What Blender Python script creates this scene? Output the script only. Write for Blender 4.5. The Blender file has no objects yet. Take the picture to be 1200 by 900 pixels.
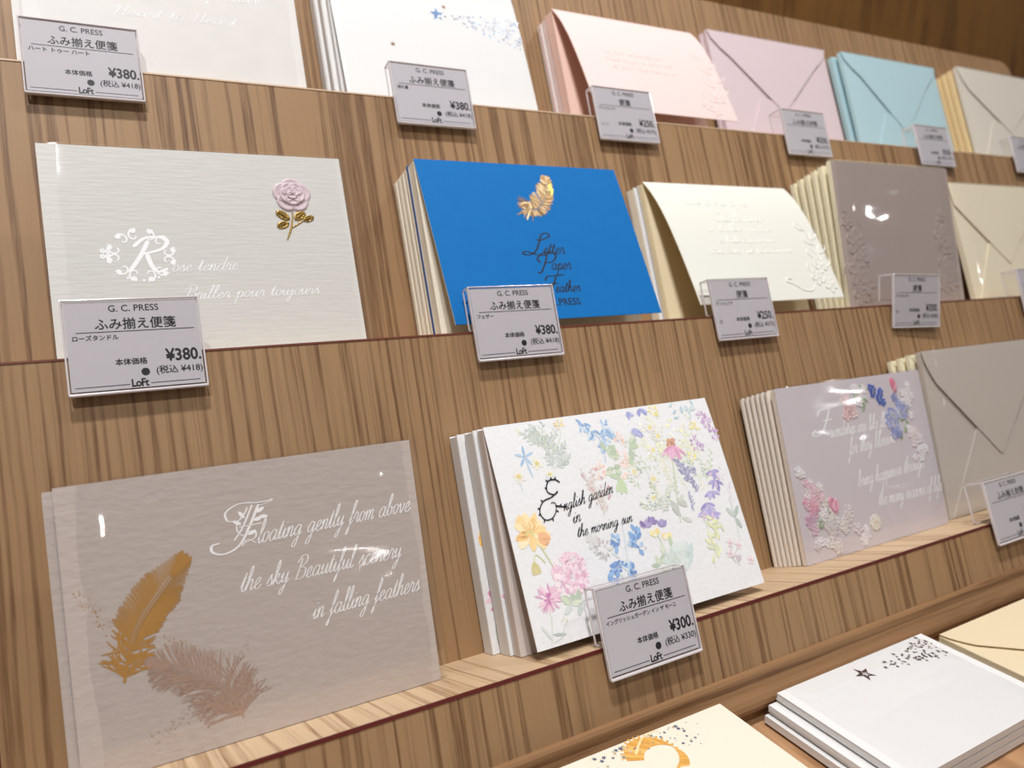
import bpy, math, random
from mathutils import Vector, Matrix
random.seed(7)
S = bpy.context.scene
COL = S.collection

# ------------------------------------------------------------------ camera, world, lights, exposure
cam = bpy.data.cameras.new('camera')
cam_o = bpy.data.objects.new('camera', cam); COL.objects.link(cam_o)
right = Vector((0.86562395, -0.50058463, 0.01049814)); up = Vector((0.09140776, 0.17860997, 0.97966479))
back = Vector((-0.49228021, -0.84706169, 0.20036638))
mw = Matrix((right, up, back)).transposed().to_4x4(); mw.translation = (0, 0, 1.014)
cam_o.matrix_world = mw
cam.sensor_width = 36; cam.lens = 36 * 906.2 / 1200
cam.clip_start = 0.01
cam.dof.use_dof = True; cam.dof.focus_distance = 0.395; cam.dof.aperture_fstop = 9.0
S.camera = cam_o
S.view_settings.view_transform = 'Standard'; S.view_settings.look = 'None'
S.view_settings.exposure = 0.0; S.view_settings.gamma = 1.0; S.view_settings.use_curve_mapping = False
S.cycles.transparent_max_bounces = 32

world = bpy.data.worlds.new('world'); S.world = world; world.use_nodes = True
bg = world.node_tree.nodes['Background']; bg.inputs[0].default_value = (1.0, 0.98, 0.965, 1); bg.inputs[1].default_value = 0.15

def area(name, loc, target, size, power, color=(1, .99, .985), size_y=None):
    l = bpy.data.lights.new(name, 'AREA'); l.energy = power; l.color = color
    l.shape = 'RECTANGLE' if size_y else 'DISK'; l.size = size
    if size_y: l.size_y = size_y
    o = bpy.data.objects.new(name, l); COL.objects.link(o); o.location = loc
    o.rotation_euler = (Vector(target) - Vector(loc)).to_track_quat('-Z', 'Y').to_euler()
    return o
area('ceiling_spot', (0.0, 0.16, 2.55), (0.3, 0.4, 1.0), 0.09, 21)
area('ceiling_panel', (-0.42, -0.75, 2.6), (0.3, 0.4, 1.0), 0.11, 16)
area('ceiling_spot', (1.2, 0.1, 2.6), (0.8, 0.45, 1.1), 0.12, 7)
for lx, ly in ((2.4, -5.3), (3.2, -9.5), (-.5, -5.0), (4.5, -2.0), (6.5, -4.0), (9.0, -6.0), (.9, -2.6)):
    area('store_downlight', (lx, ly, 2.6), (lx, ly, 0), 0.20, 5)

# ------------------------------------------------------------------ material helpers
def lin(c):
    return tuple(((x/255)/12.92 if x/255 <= .04045 else ((x/255+.055)/1.055)**2.4) for x in c) + (1,)
MATS = {}
def mat(name, rgb, rough=.6, metal=0, spec=.5, bump=None, sheen=None):
    if name in MATS: return MATS[name]
    m = bpy.data.materials.new(name); m.use_nodes = True
    nt = m.node_tree; b = nt.nodes['Principled BSDF']
    b.inputs['Base Color'].default_value = lin(rgb); b.inputs['Roughness'].default_value = rough
    b.inputs['Metallic'].default_value = metal; b.inputs['Specular IOR Level'].default_value = spec
    if bump:
        sc, st, stretch = bump
        tc = nt.nodes.new('ShaderNodeTexCoord'); mp = nt.nodes.new('ShaderNodeMapping'); mp.inputs['Scale'].default_value = stretch
        n = nt.nodes.new('ShaderNodeTexNoise'); n.inputs['Scale'].default_value = sc; n.inputs['Detail'].default_value = 5
        bm = nt.nodes.new('ShaderNodeBump'); bm.inputs['Strength'].default_value = st; bm.inputs['Distance'].default_value = .0006
        nt.links.new(tc.outputs['Object'], mp.inputs[0]); nt.links.new(mp.outputs[0], n.inputs['Vector'])
        nt.links.new(n.outputs['Fac'], bm.inputs['Height']); nt.links.new(bm.outputs[0], b.inputs['Normal'])
        r = nt.nodes.new('ShaderNodeMix'); r.data_type = 'RGBA'
        c = lin(rgb); r.inputs[6].default_value = tuple(x*.93 for x in c[:3]) + (1,); r.inputs[7].default_value = tuple(min(1, x*1.04) for x in c[:3]) + (1,)
        nt.links.new(n.outputs['Fac'], r.inputs[0]); nt.links.new(r.outputs[2], b.inputs['Base Color'])
    MATS[name] = m
    return m
def mat_print(name='printed_ink', rough=.6, metal=0.0):
    if name in MATS: return MATS[name]
    m = bpy.data.materials.new(name); m.use_nodes = True; nt = m.node_tree; b = nt.nodes['Principled BSDF']
    a = nt.nodes.new('ShaderNodeAttribute'); a.attribute_name = 'Col'
    nt.links.new(a.outputs['Color'], b.inputs['Base Color']); b.inputs['Roughness'].default_value = rough; b.inputs['Metallic'].default_value = metal
    MATS[name] = m
    return m
def mat_film(name, base=.05, gain=.5, rough=.06, bump=.0, scale=25, tint=(1, 1, 1), power=4.0):
    if name in MATS: return MATS[name]
    m = bpy.data.materials.new(name); m.use_nodes = True; nt = m.node_tree; N = nt.nodes; L = nt.links
    N.remove(N['Principled BSDF']); out = N['Material Output']
    t = N.new('ShaderNodeBsdfTransparent'); t.inputs[0].default_value = (*tint, 1)
    g = N.new('ShaderNodeBsdfGlossy'); g.inputs['Roughness'].default_value = rough
    lw = N.new('ShaderNodeLayerWeight'); lw.inputs['Blend'].default_value = .5
    p = N.new('ShaderNodeMath'); p.operation = 'POWER'; p.inputs[1].default_value = power
    ma = N.new('ShaderNodeMath'); ma.operation = 'MULTIPLY_ADD'; ma.inputs[1].default_value = gain; ma.inputs[2].default_value = base
    mx = N.new('ShaderNodeMixShader')
    L.new(lw.outputs['Facing'], p.inputs[0]); L.new(p.outputs[0], ma.inputs[0]); L.new(ma.outputs[0], mx.inputs[0])
    L.new(t.outputs[0], mx.inputs[1]); L.new(g.outputs[0], mx.inputs[2]); L.new(mx.outputs[0], out.inputs[0])
    if bump:
        tc = N.new('ShaderNodeTexCoord'); n = N.new('ShaderNodeTexNoise'); n.inputs['Scale'].default_value = scale; n.inputs['Detail'].default_value = 2
        bm = N.new('ShaderNodeBump'); bm.inputs['Strength'].default_value = bump; bm.inputs['Distance'].default_value = .002
        mp = N.new('ShaderNodeMapping'); mp.inputs['Scale'].default_value = (.5, 1, 1.7); L.new(tc.outputs['Object'], mp.inputs[0]); L.new(mp.outputs[0], n.inputs['Vector']); L.new(n.outputs['Fac'], bm.inputs['Height'])
        L.new(bm.outputs[0], g.inputs['Normal']); L.new(bm.outputs[0], lw.inputs['Normal'])
    MATS[name] = m
    return m
def mat_wood(name, light, mid, dark, along='v', scale=285, rough=.5, pore=.6):
    """ash veneer: long irregular streaks across x, running along y and z (along='v') or along x (along='x')"""
    if name in MATS: return MATS[name]
    m = bpy.data.materials.new(name); m.use_nodes = True; nt = m.node_tree; N = nt.nodes; L = nt.links
    b = N['Principled BSDF']; b.inputs['Roughness'].default_value = rough; b.inputs['Specular IOR Level'].default_value = .35
    tc = N.new('ShaderNodeTexCoord'); sp = N.new('ShaderNodeSeparateXYZ'); L.new(tc.outputs['Object'], sp.inputs[0])
    def math_(op, a, bb):
        n = N.new('ShaderNodeMath'); n.operation = op
        for i, v in enumerate((a, bb)):
            if isinstance(v, (int, float)): n.inputs[i].default_value = v
            else: L.new(v, n.inputs[i])
        return n.outputs[0]
    yz = math_('ADD', sp.outputs['Y'], sp.outputs['Z'])
    a_, l_ = (sp.outputs['X'], yz) if along == 'v' else (math_('SUBTRACT', sp.outputs['Z'], sp.outputs['Y']), sp.outputs['X'])
    def noise(sa, sl, detail=2, add=None, w=0.0):
        c = N.new('ShaderNodeCombineXYZ')
        x = math_('MULTIPLY', a_, sa)
        if add is not None: x = math_('ADD', x, add)
        L.new(x, c.inputs[0]); L.new(math_('MULTIPLY', l_, sl), c.inputs[1]); c.inputs[2].default_value = w
        n = N.new('ShaderNodeTexNoise'); n.inputs['Scale'].default_value = 1; n.inputs['Detail'].default_value = detail; n.inputs['Roughness'].default_value = .5
        L.new(c.outputs[0], n.inputs['Vector']); return n.outputs['Fac']
    warp = math_('MULTIPLY', noise(9, .9, 2), 7.0)
    warp2 = math_('ADD', warp, math_('MULTIPLY', noise(70, 11, 2, None, 3.0), .9))
    streak = noise(scale, 2.2, 1.2, warp2, 1.0)
    r1 = N.new('ShaderNodeValToRGB'); L.new(streak, r1.inputs[0])
    r1.color_ramp.elements[0].position = .375; r1.color_ramp.elements[0].color = (1, 1, 1, 1)
    r1.color_ramp.elements[1].position = .525; r1.color_ramp.elements[1].color = (0, 0, 0, 1)
    fine = noise(1000, 32, 2, None, 5.0)
    r2 = N.new('ShaderNodeValToRGB'); L.new(fine, r2.inputs[0])
    r2.color_ramp.elements[0].position = .30; r2.color_ramp.elements[0].color = (1, 1, 1, 1)
    r2.color_ramp.elements[1].position = .62; r2.color_ramp.elements[1].color = (0, 0, 0, 1)
    broad = noise(7, .8, 2, None, 9.0)
    mx0 = N.new('ShaderNodeMix'); mx0.data_type = 'RGBA'; mx0.inputs[6].default_value = lin(mid); mx0.inputs[7].default_value = lin(light); L.new(broad, mx0.inputs[0])
    fac = math_('MULTIPLY', r1.outputs[0], math_('ADD', .40, math_('MULTIPLY', noise(45, 3, 1, None, 2.), .7)))
    fac = math_('MULTIPLY', fac, math_('ADD', .62, math_('MULTIPLY', r2.outputs[0], .55)))
    fac = math_('MINIMUM', math_('ADD', fac, math_('MULTIPLY', r2.outputs[0], .16*pore)), 1.0)
    mx = N.new('ShaderNodeMix'); mx.data_type = 'RGBA'; L.new(fac, mx.inputs[0]); L.new(mx0.outputs[2], mx.inputs[6]); mx.inputs[7].default_value = lin(dark)
    L.new(mx.outputs[2], b.inputs['Base Color'])
    bm = N.new('ShaderNodeBump'); bm.inputs['Strength'].default_value = .25; bm.inputs['Distance'].default_value = .0004; bm.invert = True
    L.new(fac, bm.inputs['Height']); L.new(bm.outputs[0], b.inputs['Normal'])
    MATS[name] = m
    return m

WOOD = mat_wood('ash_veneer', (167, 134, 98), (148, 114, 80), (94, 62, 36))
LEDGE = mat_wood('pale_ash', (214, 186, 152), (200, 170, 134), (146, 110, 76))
MOULD = mat_wood('moulding_ash', (156, 119, 84), (138, 102, 68), (92, 60, 36), along='x', scale=260)
TABLE = mat_wood('table_ash', (196, 154, 114), (178, 134, 96), (120, 80, 50), along='v', scale=60)
RED_B = mat('red_brown_edge', (112, 56, 40), .4)
RED = mat('dark_red_edge', (92, 28, 22), .4)
PALE_EDGE = mat('pale_edge', (205, 175, 145), .4)
FILM = mat_film('clear_film', .035, .55, .07, .18, 14)
FILM_WAVY = mat_film('wavy_film', .06, .6, .05, .42, 15)
ACRY = mat_film('clear_acrylic', .025, .5, .03)
ACRY_EDGE = mat('acrylic_edge', (214, 206, 208), .15, 0, .8)
SLIP = mat('price_slip_paper', (192, 187, 192), .55)
INK = mat('black_ink', (22, 18, 22), .5)
PRINT = mat_print()
FOIL = mat_print('foil_print', .35, .45)

# ------------------------------------------------------------------ mesh helpers
class MB:
    def __init__(s): s.v = []; s.f = []; s.m = []; s.c = []; s.smooth = []
    def add(s, vs, fs, mi=0, col=None, smooth=False):
        o = len(s.v); s.v += [tuple(v) for v in vs]
        for f in fs:
            s.f.append(tuple(o+i for i in f)); s.m.append(mi); s.c.append(col); s.smooth.append(smooth)
    def box(s, x0, x1, y0, y1, z0, z1, mi=0):
        s.add([(x0,y0,z0),(x1,y0,z0),(x1,y1,z0),(x0,y1,z0),(x0,y0,z1),(x1,y0,z1),(x1,y1,z1),(x0,y1,z1)],
              [(0,3,2,1),(4,5,6,7),(0,1,5,4),(1,2,6,5),(2,3,7,6),(3,0,4,7)], mi)
    def bbox(s, x0, x1, y0, y1, z0, z1, r, mi=0):
        """box with the four long (x-direction) and vertical edges chamfered: profile in yz extruded along x plus chamfered ends"""
        r = min(r, (y1-y0)*.45, (z1-z0)*.45, (x1-x0)*.45)
        prof = []
        for cy, cz, a0 in ((y0+r, z0+r, 180), (y1-r, z0+r, 270), (y1-r, z1-r, 0), (y0+r, z1-r, 90)):
            for k in range(3):
                a = math.radians(a0 + 45*k); prof.append((cy + r*math.cos(a), cz + r*math.sin(a)))
        n = len(prof); cyc = (y0+y1)/2; czc = (z0+z1)/2
        def ring(x, ins):
            return [(x, y + (ins if y < cyc else -ins), z + (ins if z < czc else -ins)) for y, z in prof]
        rings = [ring(x0, r*.7), ring(x0 + r, 0), ring(x1 - r, 0), ring(x1, r*.7)]
        vs = [p for rg in rings for p in rg]; fs = []
        for k in range(3):
            for i in range(n):
                j = (i+1) % n; fs.append((k*n+i, (k+1)*n+i, (k+1)*n+j, k*n+j))
        fs.append(tuple(range(n))); fs.append(tuple(reversed(range(3*n, 4*n))))
        s.add(vs, fs, mi)
    def build(s, name, mats, parent=None):
        me = bpy.data.meshes.new(name); me.from_pydata(s.v, [], s.f)
        if not isinstance(mats, (list, tuple)): mats = [mats]
        for m in mats: me.materials.append(m)
        me.polygons.foreach_set('material_index', s.m)
        me.polygons.foreach_set('use_smooth', s.smooth)
        if any(c is not None for c in s.c):
            at = me.color_attributes.new('Col', 'FLOAT_COLOR', 'CORNER'); buf = []
            for p, c in zip(me.polygons, s.c):
                buf += list(c or (1, 1, 1, 1)) * p.loop_total
            at.data.foreach_set('color', buf)
        me.update()
        o = bpy.data.objects.new(name, me); COL.objects.link(o)
        if parent: o.parent = parent
        return o

TILT = math.radians(21.4)                       # the whole stepped stand leans back by this much
MT = Matrix.Rotation(-TILT, 4, 'X'); MT.translation = (0, 0, 1.014)
def empty(name, label, cat, group=None):
    o = bpy.data.objects.new(name, None); COL.objects.link(o); o.empty_display_size = .02
    o['label'] = label; o['category'] = cat
    if group: o['group'] = group
    return o
EY = {1: .4612, 2: .4016, 3: .3367}; EZ = {1: .2737, 2: .0906, 3: -.0896}     # front edge of each ledge in the stand's own frame
BY = {1: .4612+.0645, 2: .4612, 3: .4016}

def place(o, row, x, y0, lean=0.0, rz=0.0, z=0.0, ry=0.0):
    m = MT @ Matrix.Translation((x, EY[row] + y0, EZ[row] + z + .0003)) @ Matrix.Rotation(rz, 4, 'Z') @ Matrix.Rotation(-math.radians(lean), 4, 'X') @ Matrix.Rotation(ry, 4, 'Y')
    o.location = m.translation; o.rotation_euler = m.to_euler()

# ------------------------------------------------------------------ text
_TC = {}; SP = .84
def text_geo(body, offset=0.0, spacing=1.0, extrude=0.0):
    key = (body, offset, spacing, extrude)
    if key in _TC: return _TC[key]
    cu = bpy.data.curves.new('t', 'FONT'); cu.body = body; cu.size = 1; cu.offset = offset; cu.space_character = spacing; cu.resolution_u = 3; cu.extrude = extrude
    o = bpy.data.objects.new('t', cu); COL.objects.link(o)
    dg = bpy.context.evaluated_depsgraph_get()
    me = bpy.data.meshes.new_from_object(o.evaluated_get(dg))
    vs = [tuple(v.co) for v in me.vertices]; fs = [tuple(p.vertices) for p in me.polygons]
    bpy.data.objects.remove(o); bpy.data.curves.remove(cu); bpy.data.meshes.remove(me)
    if not vs: vs = [(0, 0, 0)]
    x0 = min(v[0] for v in vs); x1 = max(v[0] for v in vs)
    _TC[key] = (vs, fs, x0, x1); return _TC[key]
def put_text(mb, surf, body, u0, u1, v0, v1=None, hs=1.0, offset=0.0, spacing=1.0, mi=0, off=.00012, col=None, shear=0.0, extrude=0.0, relief=0.0):
    """offset thickens the strokes (in em) by laying the outline again slightly shifted"""
    vs, fs, x0, x1 = text_geo(body, 0.0, spacing, extrude)
    v1 = v0 if v1 is None else v1
    sc = (u1-u0)/max(1e-6, (x1-x0))
    sh = [(0, 0)] if offset <= 0 else [(0, 0), (offset, 0), (-offset, 0), (0, offset), (0, -offset)]
    for k, (ox, oy) in enumerate(sh):
        pts = []
        for x, y, z in vs:
            t = (x-x0+ox)*sc; fr = t/(u1-u0); y2 = y + oy
            pts.append(surf(u0 + t + y2*sc*hs*shear, v0 + (v1-v0)*fr + y2*sc*hs, off + k*1e-6 + (relief if z > 0 else 0)))
        mb.add(pts, fs, mi, col)

# ------------------------------------------------------------------ surfaces of covers:  surf(u, v, off) -> local point
def flat_surf(u, v, off): return (u, -off, v)
class Flap:
    """sheet hinged along the top edge at (y=0, z=H), springing open with angle a(s)"""
    def __init__(s, H, length, ang, extra=0.0, s0=.03):
        s.H = H; s.len = length; s.p = [(0.0, H)]; n = 60; ds = length/n; s.ds = ds; y, z = 0.0, H
        s.a = []
        for i in range(n):
            a = math.radians(ang + extra*math.exp(-(i+.5)*ds/s0)); s.a.append(a)
            y -= ds*math.sin(a); z -= ds*math.cos(a); s.p.append((y, z))
    def at(s, d, off):
        d = min(max(d, 0), s.len*.99999); i = int(d/s.ds); f = d/s.ds - i
        y = s.p[i][0]*(1-f)+s.p[i+1][0]*f; z = s.p[i][1]*(1-f)+s.p[i+1][1]*f; a = s.a[min(i, len(s.a)-1)]
        return y - off*math.cos(a), z + off*math.sin(a)
    def surf(s, u, v, off):
        y, z = s.at(s.H - v, off); return (u, y, z)
    def sheet(s, mb, W, th=.0006, mi=0, mi_in=1):
        n = 24; A = []; B = []
        for i in range(n+1):
            d = s.len*i/n; A.append(s.at(d, th)); B.append(s.at(d, 0))
        for (P, rev, m) in ((A, False, mi), (B, True, mi_in)):
            vs = [(x, y, z) for y, z in P for x in (0, W)]
            fs = [(2*i, 2*i+2, 2*i+3, 2*i+1) for i in range(n)]
            if rev: fs = [tuple(reversed(f)) for f in fs]
            mb.add(vs, fs, m, smooth=True)
        for x, rev in ((0, False), (W, True)):
            vs = [(x, y, z) for y, z in A] + [(x, y, z) for y, z in B]
            fs = [(i, n+1+i, n+2+i, i+1) for i in range(n)]
            mb.add(vs, [tuple(reversed(f)) for f in fs] if rev else fs, mi_in)
        for i in (0, n):
            vs = [(0, *A[i]), (W, *A[i]), (W, *B[i]), (0, *B[i])]; mb.add(vs, [(0, 1, 2, 3)], mi)

# ------------------------------------------------------------------ decal shapes (printed or foil-stamped, in u/v on a cover)
class Decal:
    def __init__(s, surf, off=.0001): s.mb = MB(); s.surf = surf; s.off = off; s.k = 0; s.pale = 1.0
    def poly(s, pts, col, mi=0):
        s.k += 1; o = s.off + s.k*6e-8
        s.mb.add([s.surf(u, v, o) for u, v in pts], [tuple(range(len(pts)))], mi, lin(s.tint(col)) if col else None)
    def fan(s, pts, c, col, mi=0):
        s.k += 1; o = s.off + s.k*6e-8; n = len(pts)
        s.mb.add([s.surf(u, v, o) for u, v in pts] + [s.surf(c[0], c[1], o)], [(i, (i+1) % n, n) for i in range(n)], mi, lin(s.tint(col)) if col else None)
    def tint(s, col):
        return None if col is None else tuple(int(255 - (255-x)*s.pale) for x in col)
    def dot(s, u, v, r, col, n=8, mi=0):
        s.poly([(u + r*math.cos(2*math.pi*i/n), v + r*math.sin(2*math.pi*i/n)) for i in range(n)], col, mi)
    def blob(s, u, v, r, col, n=12, jit=.3, mi=0):
        pts = [(u + r*(1+random.uniform(-jit, jit))*math.cos(2*math.pi*i/n), v + r*(1+random.uniform(-jit, jit))*math.sin(2*math.pi*i/n)) for i in range(n)]
        s.fan(pts, (u, v), col, mi)
    def petal(s, u, v, ang, L, w, col, tip=.5, mi=0):
        ca, sa = math.cos(ang), math.sin(ang); prof = ((0, .06), (.25, .7), (tip, 1), (.8, .72), (.95, .3), (1, 0))
        P = [(t*L, w*.5*h) for t, h in prof] + [(t*L, -w*.5*h) for t, h in reversed(prof[:-1])]
        s.fan([(u + x*ca - y*sa, v + x*sa + y*ca) for x, y in P], (u + .5*L*ca, v + .5*L*sa), col, mi)
    def stroke(s, path, w0, w1, col, mi=0):
        n = len(path)
        for i in range(n-1):
            (x0, y0), (x1, y1) = path[i], path[i+1]; dx, dy = x1-x0, y1-y0; l = math.hypot(dx, dy) or 1e-9
            nx, ny = -dy/l, dx/l; a = (w0 + (w1-w0)*i/(n-1))/2; b = (w0 + (w1-w0)*(i+1)/(n-1))/2
            s.poly([(x0+nx*a, y0+ny*a), (x0-nx*a, y0-ny*a), (x1-nx*b, y1-ny*b), (x1+nx*b, y1+ny*b)], col, mi)
    def ridge(s, path, w, h, mi=0):
        """raised line with a rounded crest (embossing)"""
        n = len(path); vs = []
        for i, (x, y) in enumerate(path):
            a = path[max(0, i-1)]; b = path[min(n-1, i+1)]; dx, dy = b[0]-a[0], b[1]-a[1]; l = math.hypot(dx, dy) or 1e-9
            nx, ny = -dy/l, dx/l; tw = w*(.35 + .65*math.sin(math.pi*(i+.5)/n))
            for q, hh in ((-.5, 0), (-.25, .8), (0, 1), (.25, .8), (.5, 0)):
                vs.append(s.surf(x + nx*tw*q, y + ny*tw*q, .00002 + h*hh))
        fs = [(5*i+k, 5*i+k+1, 5*i+k+6, 5*i+k+5) for i in range(n-1) for k in range(4)]
        s.mb.add(vs, fs, mi, None, True)
    def dome(s, u, v, ru, rv, ang, h, mi=0, col=None, rim=True, base=0.0):
        ca, sa = math.cos(ang), math.sin(ang); n = 16
        prof = ((.0, .35), (.4, .45), (.7, .75), (.88, 1), (1.0, .1)) if rim else ((0, 1), (.4, .92), (.7, .7), (.9, .35), (1, 0))
        vs = [s.surf(u, v, base + h*prof[0][1])]
        for r, hh in prof[1:]:
            for i in range(n):
                a = 2*math.pi*i/n; x, y = ru*r*math.cos(a), rv*r*math.sin(a)
                vs.append(s.surf(u + x*ca - y*sa, v + x*sa + y*ca, base + h*hh))
        fs = [(0, 1+i, 1+(i+1) % n) for i in range(n)]
        for k in range(len(prof)-2):
            o = 1 + k*n
            fs += [(o+i, o+n+i, o+n+(i+1) % n, o+(i+1) % n) for i in range(n)]
        s.mb.add(vs, fs, mi, lin(col) if col else None, True)
def curve(pts, n=24):
    """Catmull-Rom through the points"""
    P = [pts[0]] + list(pts) + [pts[-1]]; out = []
    seg = len(pts)-1
    for k in range(n+1):
        t = k/n*seg; i = min(int(t), seg-1); f = t-i; a, b, c, d = P[i:i+4]
        out.append(tuple(.5*((2*b[q]) + (-a[q]+c[q])*f + (2*a[q]-5*b[q]+4*c[q]-d[q])*f*f + (-a[q]+3*b[q]-3*c[q]+d[q])*f**3) for q in (0, 1)))
    return out

# single-line cursive letters: x-height 1, strokes as lists of points, then the advance
GL = {
'a': ([[(.75,.85),(.45,1),(.1,.6),(.15,.1),(.45,0),(.75,.5),(.8,.95)],[(.8,.95),(.75,.2),(.95,0),(1.15,.25)]],1.08),
'b': ([[(0,.3),(.4,1.4),(.42,2.1),(.25,2.1),(.18,1.2),(.2,.2),(.45,0),(.72,.3),(.65,.85),(.5,.8),(.75,.7),(1.0,.8)]],.92),
'c': ([[(.7,.8),(.45,1),(.12,.6),(.2,.1),(.5,0),(.9,.35)]],.82),
'd': ([[(.75,.85),(.45,1),(.1,.6),(.15,.1),(.45,0),(.8,.6)],[(.95,2.2),(.8,.8),(.78,.15),(.95,0),(1.15,.25)]],1.08),
'e': ([[(0,.2),(.5,.55),(.6,.9),(.4,1),(.15,.6),(.25,.05),(.55,0),(.9,.35)]],.82),
'f': ([[(0,.2),(.45,1.3),(.58,2.1),(.42,2.2),(.3,1.6),(.2,0),(.1,-.8),(-.05,-1),(-.05,-.7),(.25,-.1),(.6,.3)],[(.02,.95),(.6,1.0)]],.6),
'g': ([[(.75,.85),(.45,1),(.1,.6),(.15,.15),(.45,.05),(.75,.6),(.8,.95)],[(.8,.95),(.72,-.3),(.5,-1),(.2,-1),(.2,-.7),(.7,-.1),(1.1,.3)]],1.05),
'h': ([[(0,.3),(.4,1.4),(.42,2.1),(.25,2.1),(.18,1.2),(.1,0)],[(.1,0),(.3,.7),(.6,1),(.72,.75),(.66,.2),(.8,0),(1.05,.3)]],1.0),
'i': ([[(0,.3),(.25,.95),(.2,.2),(.35,0),(.6,.3)],[(.32,1.4),(.38,1.5)]],.55),
'j': ([[(0,.3),(.3,.95),(.2,-.5),(0,-1),(-.2,-.8),(.1,-.3),(.55,.3)],[(.36,1.4),(.42,1.5)]],.55),
'k': ([[(0,.3),(.4,1.4),(.42,2.1),(.25,2.1),(.18,1.2),(.1,0)],[(.1,0),(.3,.7),(.6,1),(.6,.7),(.25,.5)],[(.25,.5),(.6,.1),(.8,0),(1.0,.3)]],.95),
'l': ([[(0,.3),(.4,1.4),(.42,2.15),(.25,2.15),(.18,1.2),(.18,.2),(.35,0),(.6,.3)]],.55),
'm': ([[(0,.6),(.15,1),(.15,.6),(.08,0)],[(.08,0),(.3,.8),(.5,1),(.58,.7),(.5,0)],[(.5,0),(.72,.8),(.92,1),(1,.75),(.95,.15),(1.08,0),(1.3,.3)]],1.26),
'n': ([[(0,.6),(.15,1),(.15,.6),(.08,0)],[(.08,0),(.3,.8),(.55,1),(.64,.75),(.58,.15),(.72,0),(.95,.3)]],.92),
'o': ([[(.55,1),(.2,.85),(.1,.4),(.3,0),(.6,.2),(.7,.7),(.5,1),(.58,.85),(.95,.8)]],.86),
'p': ([[(0,.5),(.25,1),(.18,0),(.05,-1)],[(.18,.5),(.45,1),(.72,.8),(.65,.2),(.4,0),(.2,.15)],[(.45,0),(.7,.05),(.95,.3)]],.9),
'q': ([[(.75,.85),(.45,1),(.1,.6),(.15,.15),(.45,.05),(.75,.6),(.8,.95)],[(.8,.95),(.7,-1.0)],[(.7,-1.0),(.8,-.4),(1.05,.3)]],1.05),
'r': ([[(0,.4),(.2,1.0),(.25,1.1),(.3,.92),(.55,.9),(.5,.3),(.6,0),(.85,.3)]],.76),
's': ([[(0,.2),(.4,1.05),(.45,.7),(.6,.3),(.4,0),(.1,.08)],[(.45,0),(.85,.3)]],.72),
't': ([[(0,.3),(.35,1.7),(.2,.3),(.35,0),(.6,.3)],[(.05,1.15),(.62,1.22)]],.56),
'u': ([[(0,.5),(.2,.98),(.15,.3),(.3,0),(.6,.4),(.75,.98)],[(.75,.98),(.7,.2),(.85,0),(1.05,.3)]],1.0),
'v': ([[(0,.6),(.15,1),(.3,.2),(.4,0),(.65,.5),(.7,.95),(.65,.85),(.95,.8)]],.86),
'w': ([[(0,.6),(.15,.98),(.2,.2),(.4,0),(.6,.5)],[(.62,.9),(.6,.2),(.8,0),(1.05,.5),(1.1,.95),(1.05,.85),(1.3,.8)]],1.22),
'x': ([[(0,.8),(.2,1),(.5,.1),(.75,0),(.95,.3)],[(.75,1),(.05,0)]],.9),
'y': ([[(0,.5),(.2,.98),(.15,.35),(.3,.05),(.6,.4),(.75,.98)],[(.75,.98),(.65,-.3),(.4,-1),(.15,-.95),(.25,-.6),(.7,-.1),(1.0,.3)]],.98),
'F': ([[(.1,1.6),(.25,2.1),(.7,2.15),(1.6,2.3)],[(.95,2.15),(.8,1.2),(.6,.3),(.25,-.05),(-.15,.15),(.05,.5)],[(.45,1.15),(1.2,1.22)]],1.15),
'B': ([[(.5,2.0),(.4,1),(.2,0)],[(.0,1.6),(.5,2.25),(1.1,2.1),(1.1,1.5),(.6,1.15),(1.15,1.0),(1.2,.3),(.7,0),(.2,.15)]],1.4),
'H': ([[(.1,1.7),(.4,2.1),(.5,1.6),(.3,.3),(.1,0)],[(1.3,2.2),(1.1,1.2),(1.0,.2),(1.2,0),(1.5,.3)],[(.3,1.0),(1.15,1.1)]],1.45),
'R': ([[(.5,2.0),(.4,1),(.2,0)],[(.05,1.6),(.4,2.2),(1.1,2.1),(1.1,1.5),(.5,1.15)],[(.6,1.15),(.9,.4),(1.2,0),(1.5,.2)]],1.4),
'L': ([[(.4,1.6),(.7,1.5),(1.2,1.9),(1.05,2.25),(.7,2.0),(.6,1.0),(.4,.25),(.05,.0),(-.3,.15),(-.1,.35),(.5,.05),(1.0,-.05),(1.3,.25)]],1.2),
'P': ([[(.55,2.0),(.45,1),(.2,-.15),(-.1,-.1)],[(.1,1.0),(-.2,1.5),(.2,2.15),(1.0,2.25),(1.3,1.7),(1.0,1.1),(.5,1.0)]],1.2),
'U': ([[(.1,1.7),(.35,2.1),(.35,.8),(.6,0),(1.1,.5),(1.3,2.1)],[(1.3,2.1),(1.2,.3),(1.4,0),(1.6,.3)]],1.55),
'D': ([[(.5,2.0),(.4,1),(.2,.1)],[(0,1.6),(.5,2.2),(1.3,1.8),(1.3,.7),(.8,.05),(.2,.1)]],1.4),
'E': ([[(1.1,1.8),(.8,2.2),(.4,1.9),(.5,1.3),(.8,1.2),(.3,1.0),(.1,.4),(.5,0),(1.1,.3)]],1.15),
' ': ([], .72)}
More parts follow.
